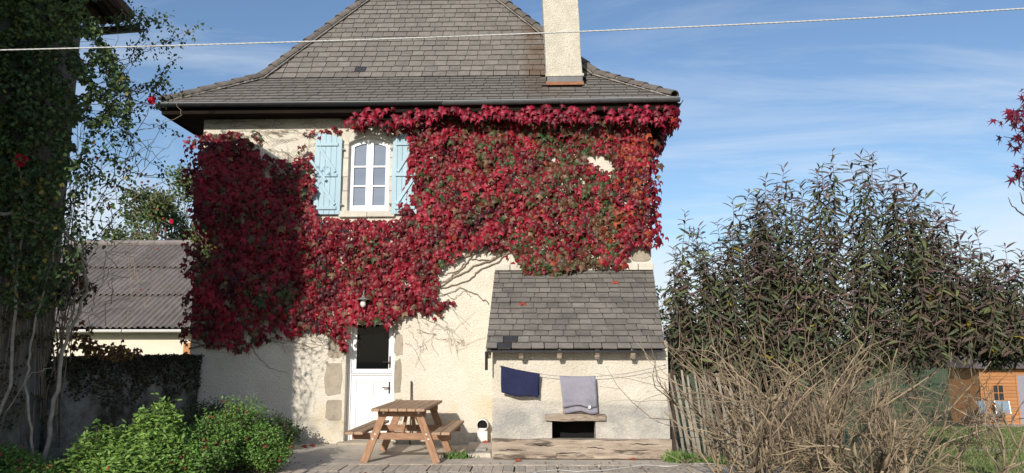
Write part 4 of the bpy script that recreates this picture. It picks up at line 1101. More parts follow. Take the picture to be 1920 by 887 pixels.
# ------------------------------------------------------------------ garden wall
gw = thing('garden_wall', (-6, 11.3, 0), 'dark mossy garden wall between the grey building and the house', 'wall')
gA, gB = Vector((HX0 + .03, WY - .03, 0)), Vector((aY(104, 670, 9.8).x, 9.8, 0))
gzt = aY(240, 671, 11.4).z; n = 30; V = []; prof = [(-.19, -.1), (-.19, .55), (-.18, .86), (-.14, .96), (-.06, 1.0), (.06, 1.0), (.14, .96), (.18, .86), (.19, .55), (.19, -.1)]
gd = (gB - gA).normalized(); gs = gd.cross(Vector((0, 0, 1))); 
for i in range(n + 1):
    p = gA.lerp(gB, i / n)
    for (s_, h_) in prof:
        q = p + gs * s_ + Vector((0, 0, h_ * gzt)); k = n3(q.x, q.y, q.z, 2.3) * .035 + n3(q.x, q.y, q.z, 7) * .015
        V.append(q + gs * k * (1 if s_ > 0 else -1) + Vector((0, 0, (.03 * n3(q.x, q.y, 0, 3) + (random.uniform(-.012, .012))) if h_ > .8 else 0)))
pn = len(prof)
gwm = MB().add(V, [(i * pn + k, i * pn + k + 1, (i + 1) * pn + k + 1, (i + 1) * pn + k) for i in range(n) for k in range(pn - 1)] + [tuple(range(pn)), tuple(n * pn + k for k in range(pn))])
gwm.build('wall_body', 'mossy_wall', gw, smooth=True)
mp_, mt_, mn_, ms_, mc_ = [], [], [], [], []
for k in range(9000):                                   # moss tufts along the top and upper face
    p = gA.lerp(gB, random.random()); s_ = random.choice([random.uniform(-.2, .21), -.21]); h_ = gzt * (1.0 - random.random() ** 1.6 * (.42 + .25 * n3(p.x, p.y, 0, 2.2))) if abs(s_) > .13 else gzt * random.uniform(.97, 1.01)
    q = p + gs * s_; mp_.append((q.x, q.y, h_ + .02)); mt_.append((random.gauss(0, .5), random.gauss(0, .5), random.uniform(-.8, .6))); mn_.append((random.gauss(0, 1), random.gauss(0, 1), .6)); ms_.append(random.uniform(.02, .05))
    mc_.append(random.choice([(.035, .035, .014), (.05, .045, .02), (.025, .024, .014), (.06, .05, .03)]))
stuff(link('moss', leaf_mesh('moss', OVA_V, OVA_F, mp_, mt_, mn_, ms_, mc_, 'leaf'), gw))

# ------------------------------------------------------------------ barn with corrugated roof
BYE = 17.5; bez = aY(240, 617, BYE).z; bzr = aY(250, 459, 21.8).z; bx0 = aY(60, 600, BYE).x - 2; bx1 = aY(360, 600, BYE).x + 2.5
barn = thing('barn', ((bx0 + bx1) / 2, 19, 0), 'low cream barn with grey corrugated roof behind the garden wall', 'barn')
MB().box(bx0 + .2, bx1 - .2, BYE + .35, BYE + 8.2, -.1, bez - .03).build('wall', 'barn_wall', barn)
dw = aY(350, 660, BYE + .33); MB().box(dw.x - .08, dw.x + 1.0, BYE + .31, BYE + .36, 0, dw.z + .22).build('door', 'cabin_wood', barn)
rl = Vector((0, 21.8 - BYE, bzr - bez)); rL = rl.length; rd_ = rl.normalized(); rn = Vector((1, 0, 0)).cross(rd_)
def sheet(w_, l_, pitch=.15):
    n_ = int(w_ / pitch * 6); V = []
    for i in range(n_ + 1):
        x_ = -w_ / 2 + w_ * i / n_; h_ = .028 * math.cos(2 * math.pi * i / 6)
        V += [(x_, 0, h_), (x_, l_, h_), (x_, 0, h_ - .008), (x_, l_, h_ - .008)]
    return MB().add(V, [(i * 4, i * 4 + 4, i * 4 + 5, i * 4 + 1) for i in range(n_)] + [(i * 4 + 2, i * 4 + 3, i * 4 + 7, i * 4 + 6) for i in range(n_)] + [(i * 4, i * 4 + 2, i * 4 + 6, i * 4 + 4) for i in range(n_)]).mesh('roof_sheet', 'fibre_cement', smooth=False, recalc=False)
shm = sheet(.98, rL / 3 + .12)
nc = int((bx1 - bx0) / .9)
for r in range(3):
    for c in range(nc + 1):
        o_ = Vector((bx0 + .45 + c * .9, BYE, bez)) + rd_ * (rL / 3 * r - .03) + rn * (.03 + .012 * (r) * 0 + (.014 if c % 2 else 0) + .0)
        tl = -.035; dd = (rd_ + rn * tl).normalized(); nn = Vector((1, 0, 0)).cross(dd); o_ = o_ + rn * .035
        link('roof_sheet', shm, barn, Matrix(((1, dd.x, nn.x, o_.x), (0, dd.y, nn.y, o_.y), (0, dd.z, nn.z, o_.z), (0, 0, 0, 1))))
MB().prism([Vector((bx0, BYE, bez - .03)), Vector((bx1, BYE, bez - .03)), Vector((bx1, 21.8, bzr - .03)), Vector((bx0, 21.8, bzr - .03))], (0, 0, -.04)).build('roof_deck', 'eave_wood', barn)
MB().prism([Vector((bx0, 21.82, bzr - .04)), Vector((bx1, 21.82, bzr - .04)), Vector((bx1, 26.2, bez - .03)), Vector((bx0, 26.2, bez - .03))], (0, 0, .05)).build('rear_roof', 'fibre_cement', barn)
MB().tube([(bx0, 21.8, bzr + .05), (bx1, 21.8, bzr + .05)], .09, 8).build('ridge_cap', 'fibre_cement', barn)
gutter_run((bx0, BYE - .06, bez - .02), (bx1, BYE - .06, bez - .02), .06, 'white_gutter', parent=barn)

# ------------------------------------------------------------------ foliage helpers
def leafset(): return dict(p=[], t=[], n=[], s=[], c=[])
def addl(L, p, t_, n_, s, c): L['p'].append(tuple(p)); L['t'].append(tuple(t_)); L['n'].append(tuple(n_)); L['s'].append(s); L['c'].append(c)
def bake(L, name, tv, tf, m, parent, idx=None):
    idx = range(len(L['p'])) if idx is None else idx; idx = list(idx)
    g_ = lambda k: np.array([L[k][i] for i in idx])
    return link(name, leaf_mesh(name, tv, tf, g_('p'), g_('t'), g_('n'), g_('s'), g_('c'), m), parent)
def rv(s=1.0): return Vector((random.gauss(0, s), random.gauss(0, s), random.gauss(0, s)))
def vc(c, j=.25): k = random.uniform(1 - j, 1 + j); return (c[0] * k, c[1] * k, c[2] * k)

# ------------------------------------------------------------------ climbing rose on the left
random.seed(51)
rose = thing('climbing_rose', (-6.3, 9.3, 0), 'dark climbing rose hanging over the grey building with bare lower stems', 'climber')
RL = leafset(); rs = MB()
GREEN = [(.048, .082, .030), (.062, .105, .036), (.036, .065, .027), (.085, .125, .040), (.075, .095, .033)]
YEL = [(.20, .16, .03), (.13, .14, .03), (.25, .18, .04)]
def wall_x(y): return wf.x + (wn_.x - wf.x) * (wf.y - y) / (wf.y - wn_.y)
MASS = [(-10, -60), (150, -60), (185, 0), (190, 70), (215, 90), (240, 150), (250, 190), (235, 240), (190, 240), (165, 280), (130, 330), (110, 420), (95, 520), (60, 560), (-10, 480)]
MASS2 = [(0, 250), (170, 230), (240, 210), (262, 260), (255, 330), (235, 420), (190, 470), (150, 500), (120, 560), (60, 600), (0, 560)]
cnt = 0
while cnt < 17000:
    px, py = random.uniform(-10, 270), random.uniform(-60, 600)
    a_ = inpoly(px, py, MASS); c_ = inpoly(px, py, MASS2)
    if not (a_ or c_): continue
    if n3(px, py, 1, .030) + .5 * n3(px, py, 4, .07) > (.22 if px > 110 else .34): continue
    if not a_ and random.random() < .62: continue
    if px > 150 and py > 235 and random.random() < .6: continue
    yw = random.uniform(8.1, 9.9); p = aY(px, py, yw); lim = wall_x(p.y) + .03
    if p.x < lim: p = aY(px, py, min(9.9, yw + .9))
    if p.x < wall_x(p.y) + .02:
        k = bis(lambda Y: aY(px, py, Y).x - wall_x(Y) - .06, 6, 10.2); p = aY(px, py, k - random.uniform(.0, .25))
    lit = random.random()
    col = vc(random.choice(GREEN), .4) if random.random() < (.975 if py < 330 else .90) else vc(random.choice(YEL))
    if py < 70 and random.random() < .5: col = vc((.11, .15, .04), .4)  # sunlight put into the colour: topmost leaves are lighter
    addl(RL, p, (random.gauss(0, .7), random.gauss(0, .7), -.6 + random.gauss(0, .4)), (random.gauss(.3, .6), random.gauss(-.4, .6), .6), random.uniform(.040, .076), col); cnt += 1
for k in range(1500):                                   # unseen leaves added round the near corner to dapple the shadow edge
    y_ = random.uniform(2.3, 4.2); z_ = random.uniform(.2, 4.6); addl(RL, (wall_x(y_) + random.random() ** 2 * .42, y_, z_), rv(), rv(), random.uniform(.05, .09), vc(random.choice(GREEN)))
# arching shoots that reach into the sky
SHOOTS = [([(180, 60), (225, 20), (268, 30), (290, 40), (300, 20)], 1), ([(150, 150), (210, 125), (270, 90), (330, 70), (368, 40)], 1), ([(200, 190), (240, 165), (280, 160), (318, 140)], 1),
          ([(215, 230), (250, 195), (283, 188), (300, 170), (320, 150)], .6), ([(190, 250), (250, 230), (300, 235), (350, 260)], .15), ([(200, 300), (260, 290), (310, 320), (340, 370), (365, 460)], .25),
          ([(210, 220), (260, 260), (300, 300), (320, 290)], .2), ([(225, 330), (270, 300), (300, 240), (310, 220)], .12), ([(180, 350), (240, 320), (300, 330), (345, 400), (370, 440), (390, 470)], .3),
          ([(210, 40), (232, 40), (260, 25)], .8), ([(170, 420), (210, 330), (250, 210), (268, 195)], .1), ([(240, 120), (262, 70), (270, 40)], .5), ([(230, 180), (290, 150), (330, 95)], .7),
          ([(130, 380), (170, 300), (240, 240)], .4), ([(90, 430), (140, 330), (210, 290)], .4), ([(150, 480), (230, 390), (300, 350), (330, 380)], .25)]
for (pts, den) in SHOOTS:
    for rep in range(2 if den > .25 else 1):
        y0 = random.uniform(9.5, 10.0); P = []
        for i in range(len(pts) - 1):
            for k in range(7):
                t_ = k / 7; x_ = lerp(pts[i][0], pts[i + 1][0], t_) + random.gauss(0, 2.2) + rep * 8; y_ = lerp(pts[i][1], pts[i + 1][1], t_) + random.gauss(0, 2.2) + rep * 5
                P.append(aY(x_, y_, y0 - .05 * (i + t_)))
        rs.tube(P, taper(.007, .002, len(P) - 1), 4)
        for i, p in enumerate(P):
            if random.random() < den * .9 and i > 2:
                q = p + rv(.05); lf = rv(1)
                for k in range(random.randint(3, 7)):
                    addl(RL, q + rv(.04), Vector((random.gauss(0, .6), random.gauss(0, .6), -.7)), Vector((random.gauss(.2, .6), -.6, random.gauss(.5, .4))), random.uniform(.035, .062), vc(random.choice(GREEN + [(.05, .085, .025), (.06, .10, .03)])))
        if rep == 0 and pts[-1][0] > 360 and pts[-1][1] > 430:
            for k in range(26): addl(RL, P[-1] + rv(.05), rv(), rv(), random.uniform(.03, .055), vc((.16, .20, .05)))
# thin bare stems from the bed up the wall
def stem_px(pts, r0, r1, y0, y1, m=rs, jit=2):
    P = []
    for i in range(len(pts) - 1):
        for k in range(6):
            t_ = (i + k / 6) / (len(pts) - 1); P.append(aY(lerp(pts[i][0], pts[i + 1][0], k / 6) + random.gauss(0, jit), lerp(pts[i][1], pts[i + 1][1], k / 6) + random.gauss(0, jit), lerp(y0, y1, t_)))
    P.append(aY(*pts[-1], y1)); m.tube(P, taper(r0, r1, len(P) - 1), 6)
pale = MB()
def one_stem(pts, r0, r1, ya, yb):
    m_ = MB(); stem_px(pts, r0, r1, ya, yb, m_); m_.build('stem', 'bark_pale', rose, smooth=True)
for (pts, r0, r1, ya, yb) in [([(62, 850), (48, 720), (60, 640), (85, 540), (108, 440)], .016, .010, 8.6, 8.8), ([(75, 900), (100, 770), (118, 660), (160, 545), (150, 430)], .030, .014, 8.9, 9.3),
                              ([(118, 660), (140, 560), (168, 530), (120, 440)], .016, .008, 9.1, 9.3), ([(-30, 395), (45, 410), (90, 420), (140, 450), (165, 500)], .026, .016, 8.4, 9.0),
                              ([(30, 560), (35, 480), (50, 400)], .012, .008, 8.6, 8.6), ([(5, 780), (60, 700), (98, 690)], .008, .004, 8.6, 8.7), ([(50, 400), (38, 350), (36, 310)], .007, .004, 8.4, 8.4),
                              ([(-10, 790), (20, 720), (28, 560), (20, 420)], .022, .014, 8.5, 8.7)]:
    one_stem(pts, r0, r1, ya, yb)
for k in range(150):
    x_, y_ = random.uniform(0, 270), random.uniform(120, 640)
    stem_px([(x_, y_), (x_ + random.gauss(10, 30), y_ - random.uniform(20, 60)), (x_ + random.gauss(30, 50), y_ - random.uniform(10, 110))], .005, .002, 9.0, 9.3, rs, 1.5)
for k in range(46):
    x_ = random.uniform(-20, 120); y_ = random.uniform(620, 860); P = []; xx = x_; yt = random.uniform(200, 380)
    for i in range(9):
        yy = lerp(y_, yt, i / 8); xx += random.gauss(3, 7)
        k_ = bis(lambda Y: aY(xx, yy, Y).x - wall_x(Y) - .04, 5, 10.2) if aY(xx, yy, 9.9).x < wall_x(9.9) + .06 else 9.75
        P.append(aY(xx, yy, min(9.8, k_ - .02)))
    rs.tube(P, taper(random.uniform(.006, .014), .003, 8), 5)
for k in range(1700):
    px = random.uniform(-10, 112); py = 470 + random.random() ** 1.5 * 330
    if n3(px, py, 8, .035) < .02: continue
    k_ = bis(lambda Y: aY(px, py, Y).x - wall_x(Y) - .05, 5, 10.2) if aY(px, py, 9.9).x < wall_x(9.9) + .06 else 9.8
    addl(RL, aY(px, py, k_ - random.uniform(0, .12)), (random.gauss(0, .6), random.gauss(0, .5), -.7), (1, -.5, .5), random.uniform(.03, .06), vc(random.choice([(.035, .045, .02), (.06, .045, .025), (.05, .06, .025), (.10, .08, .03)])))
stuff(rs.build('shoot', 'vine_stem', rose, smooth=True))
stuff(bake(RL, 'foliage', OVA_V, OVA_F, 'glossy_leaf', rose))
# hips, rosebuds and two open roses
hipm = MB().lathe([(0, -.012), (.009, -.009), (.013, 0), (.010, .009), (0, .013)], (0, 0, 0), n=7).mesh('rose_hip', 'red_fallen', smooth=True)
for (x_, y_) in [(158, 298), (182, 296), (215, 308), (232, 322), (208, 345), (212, 350), (230, 352), (236, 355), (200, 372), (206, 388), (250, 372), (266, 342), (278, 340), (252, 398), (294, 392), (306, 410), (310, 432), (205, 425), (283, 404), (321, 415), (296, 440), (193, 395), (240, 330), (226, 318), (296, 466), (264, 543), (282, 506)]:
    link('rose_hip', hipm, rose, Matrix.Translation(aY(x_, y_, 9.15)) @ Matrix.Scale(random.uniform(.9, 1.5), 4))
def bloom(px, py, Y, s):
    c = aY(px, py, Y); L = leafset()
    for ring, (n_, r_, el) in enumerate(((3, .25, 1.3), (5, .5, .9), (6, .8, .45), (6, 1.0, .1))):
        for k in range(n_):
            an = 2 * math.pi * (k + ring * .37) / n_; d = Vector((math.cos(an) * math.cos(el), -math.sin(el) * .6, math.sin(an) * math.cos(el)))
            addl(L, c + d * s * .1, d, Vector((0, -1, .4)) - d * .6, s * r_ * random.uniform(.9, 1.1), vc((.55, .012, .05), .2))
    V = [(x * 1.9, y, z) for (x, y, z) in OVA_V]
    return bake(L, 'bloom', V, OVA_F, 'petal', rose)
bloom(39, 301, 8.35, .085); bloom(284, 188, 9.0, .055); bloom(642 / 2, 830 / 2, 9.1, .03)
one_stem([(36, 310), (40, 340), (44, 395)], .005, .004, 8.37, 8.42)

# ------------------------------------------------------------------ flowering shrubs in the bed
def shrub(name, spots, label, n_stems, leaf_c, flower_c, nfl, seed, group=None, ls=(.022, .042), tv=OVA_V, tf=OVA_F, per=(8, 13)):
    random.seed(seed); c0 = spots[0]
    t_ = thing(name, (c0[0], c0[1], 0), label, 'shrub', group); L = leafset(); fl = leafset(); sm_ = MB()
    tops = []
    for (cx_, cy_, h_, r_) in spots:
        for k in range(n_stems):
            a_ = random.uniform(0, 6.28); rr = r_ * math.sqrt(random.random()); hh = .9 * h_ * math.sqrt(max(.06, 1 - (rr / r_) ** 2 * .85)) * random.uniform(.78, 1.12)
            b0 = Vector((cx_ + math.cos(a_) * rr * .35, cy_ + math.sin(a_) * rr * .35, -.02)); tp = Vector((cx_ + math.cos(a_) * rr, cy_ + math.sin(a_) * rr, hh))
            P = [b0.lerp(tp, i / 6) + Vector((0, 0, .10 * h_ * math.sin(i / 6 * math.pi))) + rv(.012) for i in range(7)]
            sm_.tube(P, taper(.006, .002, 6), 4); tops.append(P[-1])
            for i in range(2, 7):
                for q in range(random.randint(*per)):
                    p = P[i] + rv(.04); d = Vector((random.gauss(0, 1), random.gauss(0, 1), random.gauss(.25, .5)))
                    addl(L, p, d, Vector((random.gauss(-.1, .6), random.gauss(-.7, .5), .6)), random.uniform(*ls), vc(random.choice(leaf_c), .3))
    for k in range(nfl):
        p = random.choice(tops) + rv(.03) + Vector((0, -.03, 0))
        cc = vc(random.choice(flower_c), .25)
        for q in range(5): addl(fl, p + rv(.008), Vector((random.gauss(0, .6), -.5, random.gauss(-.2, .6))), rv(), random.uniform(.016, .03), cc)
    stuff(sm_.build('stem', 'bush_stem', t_)); stuff(bake(L, 'foliage', tv, tf, 'leaf', t_))
    if nfl: stuff(bake(fl, 'blossom', [(x * 1.5, y, z) for (x, y, z) in OVA_V], OVA_F, 'petal', t_))
    return t_
LG = [(.16, .27, .05), (.125, .225, .042), (.20, .31, .065), (.09, .17, .034)]
MG = [(.105, .205, .04), (.08, .16, .032), (.135, .24, .05)]
def gpos(px, Y): p = aY(px, 760, Y); return p.x, Y
x1_, y1_ = gpos(455, 9.9); x2_, y2_ = gpos(400, 9.5); x3_, y3_ = gpos(500, 9.75)
shrub('salvia_shrub', [(x1_, y1_, .98, .50), (x2_, y2_, .80, .5), (x3_, y3_, .62, .34), (x2_ - .35, y2_ - .2, .72, .5), (x2_ - .1, y2_ - .55, .55, .6)], 'bushy green shrub with tiny red flowers at the terrace edge', 150, MG, [(.42, .04, .06), (.40, .07, .06)], 70, 61)
x1_, y1_ = gpos(300, 9.0); x2_, y2_ = gpos(205, 8.7); x3_, y3_ = gpos(260, 8.5)
shrub('leafy_shrub', [(x1_ - .02, y1_, .98, .34), (x2_, y2_, .70, .42), (x3_, y3_, .52, .5), (x1_ + .1, y1_ - .25, .66, .5)], 'light green leafy shrub with pale upright shoots below the mossy wall', 130, LG, [(.5, .03, .06)], 6, 62, ls=(.045, .085), tv=[(x * 1.6, y, z) for (x, y, z) in LAN_V], tf=LAN_F, per=(7, 11))
x1_, y1_ = gpos(20, 8.5); x2_, y2_ = gpos(80, 8.3)
shrub('salvia_shrub', [(x1_, y1_, .50, .42), (x2_, y2_, .36, .32)], 'low shrub with pink-red flowers at the foot of the pale rose stems', 130, MG, [(.6, .03, .10), (.55, .05, .06)], 60, 63)
x1_, y1_ = gpos(395, 11.6)
shrub('shaded_shrub', [(x1_, y1_, .85, .6), (x1_ + .9, y1_ + .4, .55, .4)], 'shaded dark green shrub against the house wall', 120, [(.035, .06, .02), (.045, .075, .022)], [(.3, .03, .05)], 10, 64)
# low trailing ivy along the garden wall top
iv = leafset(); random.seed(66)
for (px, py, w_, h_) in [(190, 655, 40, 16), (230, 662, 30, 12), (150, 640, 30, 30), (140, 500, 25, 40), (150, 540, 25, 30), (115, 530, 30, 40)]:
    for k in range(60):
        p = aY(px + random.gauss(0, w_ * .5), py + random.gauss(0, h_ * .5), 9.85); addl(iv, p, (random.gauss(0, .7), random.gauss(0, .5), -.6), (random.gauss(0, .5), -1, .6), random.uniform(.05, .08), vc(random.choice([(.13, .055, .02), (.06, .045, .02), (.20, .12, .03), (.09, .04, .02)])))
o = bake(iv, 'foliage_fringe', IVY_V, IVY_F, 'leaf', rose); stuff(o)

# ------------------------------------------------------------------ trees
def tree(name, base, h, r, label, leaf_c, n_leaf, ls, seed, trunk_h=.35, clumps=26, m='leaf', group=None, flat=.8, tv=OVA_V, tf=OVA_F, trunk_r=.14, bark='bark'):
    random.seed(seed); base = Vector(base); t_ = thing(name, base, label, 'tree', group); L = leafset(); tr = MB()
    top = base + Vector((random.gauss(0, .1), random.gauss(0, .1), h * trunk_h))
    tp = wander(base - Vector((0, 0, .1)), (0, 0, 1), h * (trunk_h + .25), 6, .06); tr.tube(tp, taper(trunk_r, trunk_r * .45, 6), 8)
    cen = base + Vector((0, 0, h * (trunk_h + (1 - trunk_h) / 2)))
    for k in range(clumps):
        d = rv(1).normalized() * random.random() ** .4; c = cen + Vector((d.x * r, d.y * r, d.z * h * (1 - trunk_h) / 2 * 1.0))
        s_ = tp[random.randint(3, 6)]; mid = s_.lerp(c, .5) + rv(.15 * r) + Vector((0, 0, -.08 * h))
        tr.tube([s_, mid, c], [trunk_r * .4, trunk_r * .2, trunk_r * .07], 5)
        cr_ = r * random.uniform(.22, .42); cc = random.choice(leaf_c)
        for q in range(n_leaf // clumps):
            e = rv(1).normalized() * random.random() ** .45 * cr_; addl(L, c + Vector((e.x, e.y, e.z * flat)), rv(1) + Vector((0, 0, -.5)), rv(.8) + Vector((0, -.3, .8)), random.uniform(*ls), vc(cc, .3))
    tr.build('trunk', bark, t_, smooth=True); stuff(bake(L, 'crown', tv, tf, m, t_)); return t_
p = aY(255, 640, 26)
tree('garden_tree', (p.x + .35, 27, 0), 8.4, 1.9, 'light green tree showing above the corrugated barn roof', [(.075, .115, .035), (.10, .14, .045), (.12, .13, .05)], 9500, (.09, .16), 71, trunk_h=.42)
p = aY(60, 640, 30); tree('garden_tree', (p.x, 31, 0), 7.0, 2.2, 'bluish tree behind the white end of the barn roof', [(.05, .08, .045), (.07, .10, .05)], 3600, (.10, .16), 72)
for i, (px, Y, h, r, lb_) in enumerate([(1246, 24, 4.6, 1.0, 'slim feathery tree beyond the right corner of the house'), (1340, 46, 5.2, 3.0, 'round green tree far behind the bare twigs'), (1500, 50, 4.8, 3.6, 'wide dark tree far behind the tall leafy bush'), (1700, 48, 5.4, 3.2, 'tall far tree between the bush and the orange cabin'), (1880, 56, 6.4, 3.6, 'big far tree rising behind the orange cabin')]):
    p = aY(px, 640, Y); tree('far_tree', (p.x, Y, gz(p.x, Y)), h, r, lb_, [(.04, .065, .022), (.055, .085, .028), (.07, .09, .03)], 2600 if i else 1500, (.14, .26) if i else (.06, .11), 80 + i, trunk_h=.2, group='trees beyond the garden')

# ------------------------------------------------------------------ tall leafy bush on the right
random.seed(91)
bush = thing('leafy_bush', (4.4, 12.4, -.2), 'tall dark bush of upright shoots with long narrow leaves', 'bush')
TOPS = [(1262, 470), (1285, 400), (1310, 425), (1345, 415), (1375, 375), (1405, 355), (1435, 330), (1470, 315), (1500, 340), (1530, 318), (1560, 282), (1590, 300), (1615, 287), (1640, 290), (1665, 318), (1690, 320), (1710, 350), (1735, 362), (1765, 368), (1785, 395), (1800, 440), (1830, 432), (1860, 470), (1885, 455), (1915, 470), (1950, 480)]
BL_ = leafset(); bs = MB()
def topy(px):
    for i in range(len(TOPS) - 1):
        if TOPS[i][0] <= px <= TOPS[i + 1][0]: return lerp(TOPS[i][1], TOPS[i + 1][1], (px - TOPS[i][0]) / (TOPS[i + 1][0] - TOPS[i][0]))
    return 470
DG = [(.080, .098, .050), (.098, .115, .058), (.110, .080, .058), (.135, .098, .066), (.085, .092, .056), (.130, .150, .060), (.058, .074, .042), (.095, .072, .060)]
PU = [(.160, .098, .092), (.135, .082, .086), (.100, .090, .076)]
def shoot(px, py, Y, dens=1.0):
    tp = aY(px, py, Y); bx = lerp(tp.x, 4.2, .60); b0 = Vector((bx + random.gauss(0, .14), lerp(Y, 12.4, .4), gz(bx, Y) - .05))
    P = []; n_ = 14; bow = (tp.x - 4.3) * .16; sway = random.gauss(0, .2)
    for i in range(n_ + 1):
        t_ = i / n_; q = b0.lerp(tp, t_); q.x += (bow + sway) * math.sin(t_ * math.pi) + random.gauss(0, .012); q.y += random.gauss(0, .012); P.append(q)
    L = (tp - b0).length; s = min(L * .8, random.uniform(1.5, 2.7))
    i0 = 0 if (px < 1640 and random.random() < .35) else max(0, int((1 - s / L) * n_))
    if px > 1560:
        while i0 < n_ - 2 and proj(P[i0])[1] > 672: i0 += 1
    bs.tube(P[i0:], taper(lerp(.017, .0032, i0 / n_), .0032, n_ - i0), 5)
    s0_ = s; ang = random.uniform(0, 6.28)
    while s > 0:
        t_ = 1 - s / L; f_ = t_ * n_; i = min(n_ - 1, int(f_)); p = P[i].lerp(P[i + 1], f_ - i)
        u = s / (0.6 * L)
        for q in range(2):
            ang += 2.4; el = lerp(.85, .05, min(1, s / .38)) + random.gauss(0, .2)
            d = Vector((math.cos(ang) * math.cos(el), math.sin(ang) * math.cos(el), math.sin(el) - (0.45 * min(1, s / .5))))
            pj = proj(p)
            if pj[1] > (662 if pj[0] > 1640 else 700) + 26 * n3(p.x, p.y, 3, 2) + 40 * n3(p.x, p.y, 9, .9): continue
            if random.random() < .9 * dens:
                c = random.choice(PU) if s < .45 and random.random() < .6 else random.choice(DG)
                if random.random() < .012: c = (.25, .20, .03)
                addl(BL_, p, d, Vector((-d.x * .3 - .15, -d.y * .3 - .55, 1)) + rv(.35), random.uniform(.155, .25) * (1 if s > .10 else .65), vc(c, .3))
        s -= random.uniform(.046, .080)
for i, (px, py) in enumerate(TOPS): shoot(px, py, random.uniform(11.9, 12.7))
for k in range(42):
    px = random.uniform(1258, 1950); shoot(px, topy(min(px, 1949)) + random.uniform(0, 45), random.uniform(11.8, 13.0))
for k in range(26):                                        # full down the side next to the house
    px = random.uniform(1270, 1480); shoot(px, topy(px) + random.uniform(25, 200), random.uniform(11.9, 13.4))
for k in range(340):
    px = random.uniform(1262, 1960); ty = topy(min(px, 1949)); py = ty + 30 + random.random() ** .9 * (620 - ty) * .84
    shoot(px, py, random.uniform(11.75, 13.6), 1.0)
for k in range(9):                                       # thicker limbs that carry the crown to the right
    e_ = Vector((lerp(4.4, 7.2, k / 8), random.uniform(12.0, 13.2), random.uniform(1.9, 2.6))); a_ = Vector((4.2 + random.gauss(0, .25), 12.5 + random.gauss(0, .15), gz(4.2, 12.4) - .05)); m_ = Vector((lerp(a_.x, e_.x, .25), lerp(a_.y, e_.y, .4), 1.25 + random.gauss(0, .1)))
    bs.tube([a_ * (1 - t_) ** 2 + m_ * (2 * t_ * (1 - t_)) + e_ * t_ ** 2 + rv(.012) for t_ in [i / 12 for i in range(13)]], taper(.032, .010, 12), 6)
stuff(bs.build('stem', 'bush_stem', bush, smooth=True))
nL = len(BL_['p']); rank = sorted(range(nL), key=lambda i: BL_['p'][i][1] - BL_['s'][i] * 6)
near = set([i for i in rank if 1240 < proj(BL_['p'][i])[0] < 1910 and proj(BL_['p'][i])[1] < 640][:300])
stuff(bake(BL_, 'foliage', LAN_V, LAN_F, 'glossy_leaf', bush, [i for i in range(nL) if i not in near]))
lm = [(c, leaf_mesh('leaf', LAN_V, LAN_F, [(0, 0, 0)], [(0, -1, 0)], [(0, 0, 1)], [1.0], [c], 'glossy_leaf')) for c in DG + PU]
for i in near:
    me = min(lm, key=lambda q: sum((q[0][k] - BL_['c'][i][k]) ** 2 for k in range(3)))[1]
    link('leaf', me, bush, leaf_matrix(BL_['p'][i], BL_['t'][i], BL_['n'][i], BL_['s'][i]))

# ------------------------------------------------------------------ bare shrub in front of it
random.seed(101)
bare = thing('bare_shrub', (3.1, 7.6, -.05), 'tangle of bare tan twigs in front of the tall dark bush', 'shrub')
bt = MB(); mains = MB()
def grow(p, d, L, r, depth):
    n_ = 6 if depth < 2 else 4
    P = wander(p, d, L, n_, .13 + .03 * depth, up=.02 if depth == 0 else 0)
    tgt = mains if depth == 0 else bt
    k0 = len(tgt.f); tgt.tube(P, taper(r, r * (.6 if depth < 2 else .3), n_), 5 if depth < 2 else 4); tgt.t[k0:] = [random.uniform(.01, .99)] * (len(tgt.f) - k0)
    if depth >= 3: return
    for k in range([5, 4, 1][depth]):
        t_ = random.uniform(.28, 1.0); i = min(n_ - 1, int(t_ * n_)); q = P[i].lerp(P[i + 1], t_ * n_ - i); dd = (P[i + 1] - P[i]).normalized()
        nd = (dd + rv(.68) + Vector((0, 0, -.05))).normalized(); grow(q, nd, L * random.uniform(.38, .68), r * .58, depth + 1)
for k in range(56):
    bx = random.choice([random.uniform(2.05, 3.55), random.uniform(2.05, 3.55), random.uniform(2.6, 4.0)]); by = random.uniform(7.1, 8.3)
    lean_ = (bx - 2.95) * .40 + random.gauss(0, .25)
    d = Vector((lean_, random.gauss(-.05, .22), 1)); grow((bx, by, gz(bx, by) - .05), d, random.uniform(.75, 1.4), random.uniform(.008, .021), 0)
for k in range(17):                                        # and some leaning right towards the lawn
    bx = random.uniform(3.4, 4.3); by = random.uniform(7.3, 8.3); grow((bx, by, gz(bx, by) - .05), (random.uniform(-.1, .55), random.gauss(0, .2), 1), random.uniform(.7, 1.25), random.uniform(.006, .014), 0 if k % 2 else 1)
for k in range(11):                                        # long shoots leaning left over the fence
    bx = random.uniform(2.1, 2.7); by = random.uniform(7.3, 8.2); grow((bx, by, -.08), (random.uniform(-.75, -.25), random.gauss(0, .15), random.uniform(.7, 1.1)), random.uniform(1.1, 1.6), random.uniform(.009, .014), 1)
stuff(mains.build('stem', 'twig', bare, smooth=True)); stuff(bt.build('twig', 'twig', bare, smooth=True))

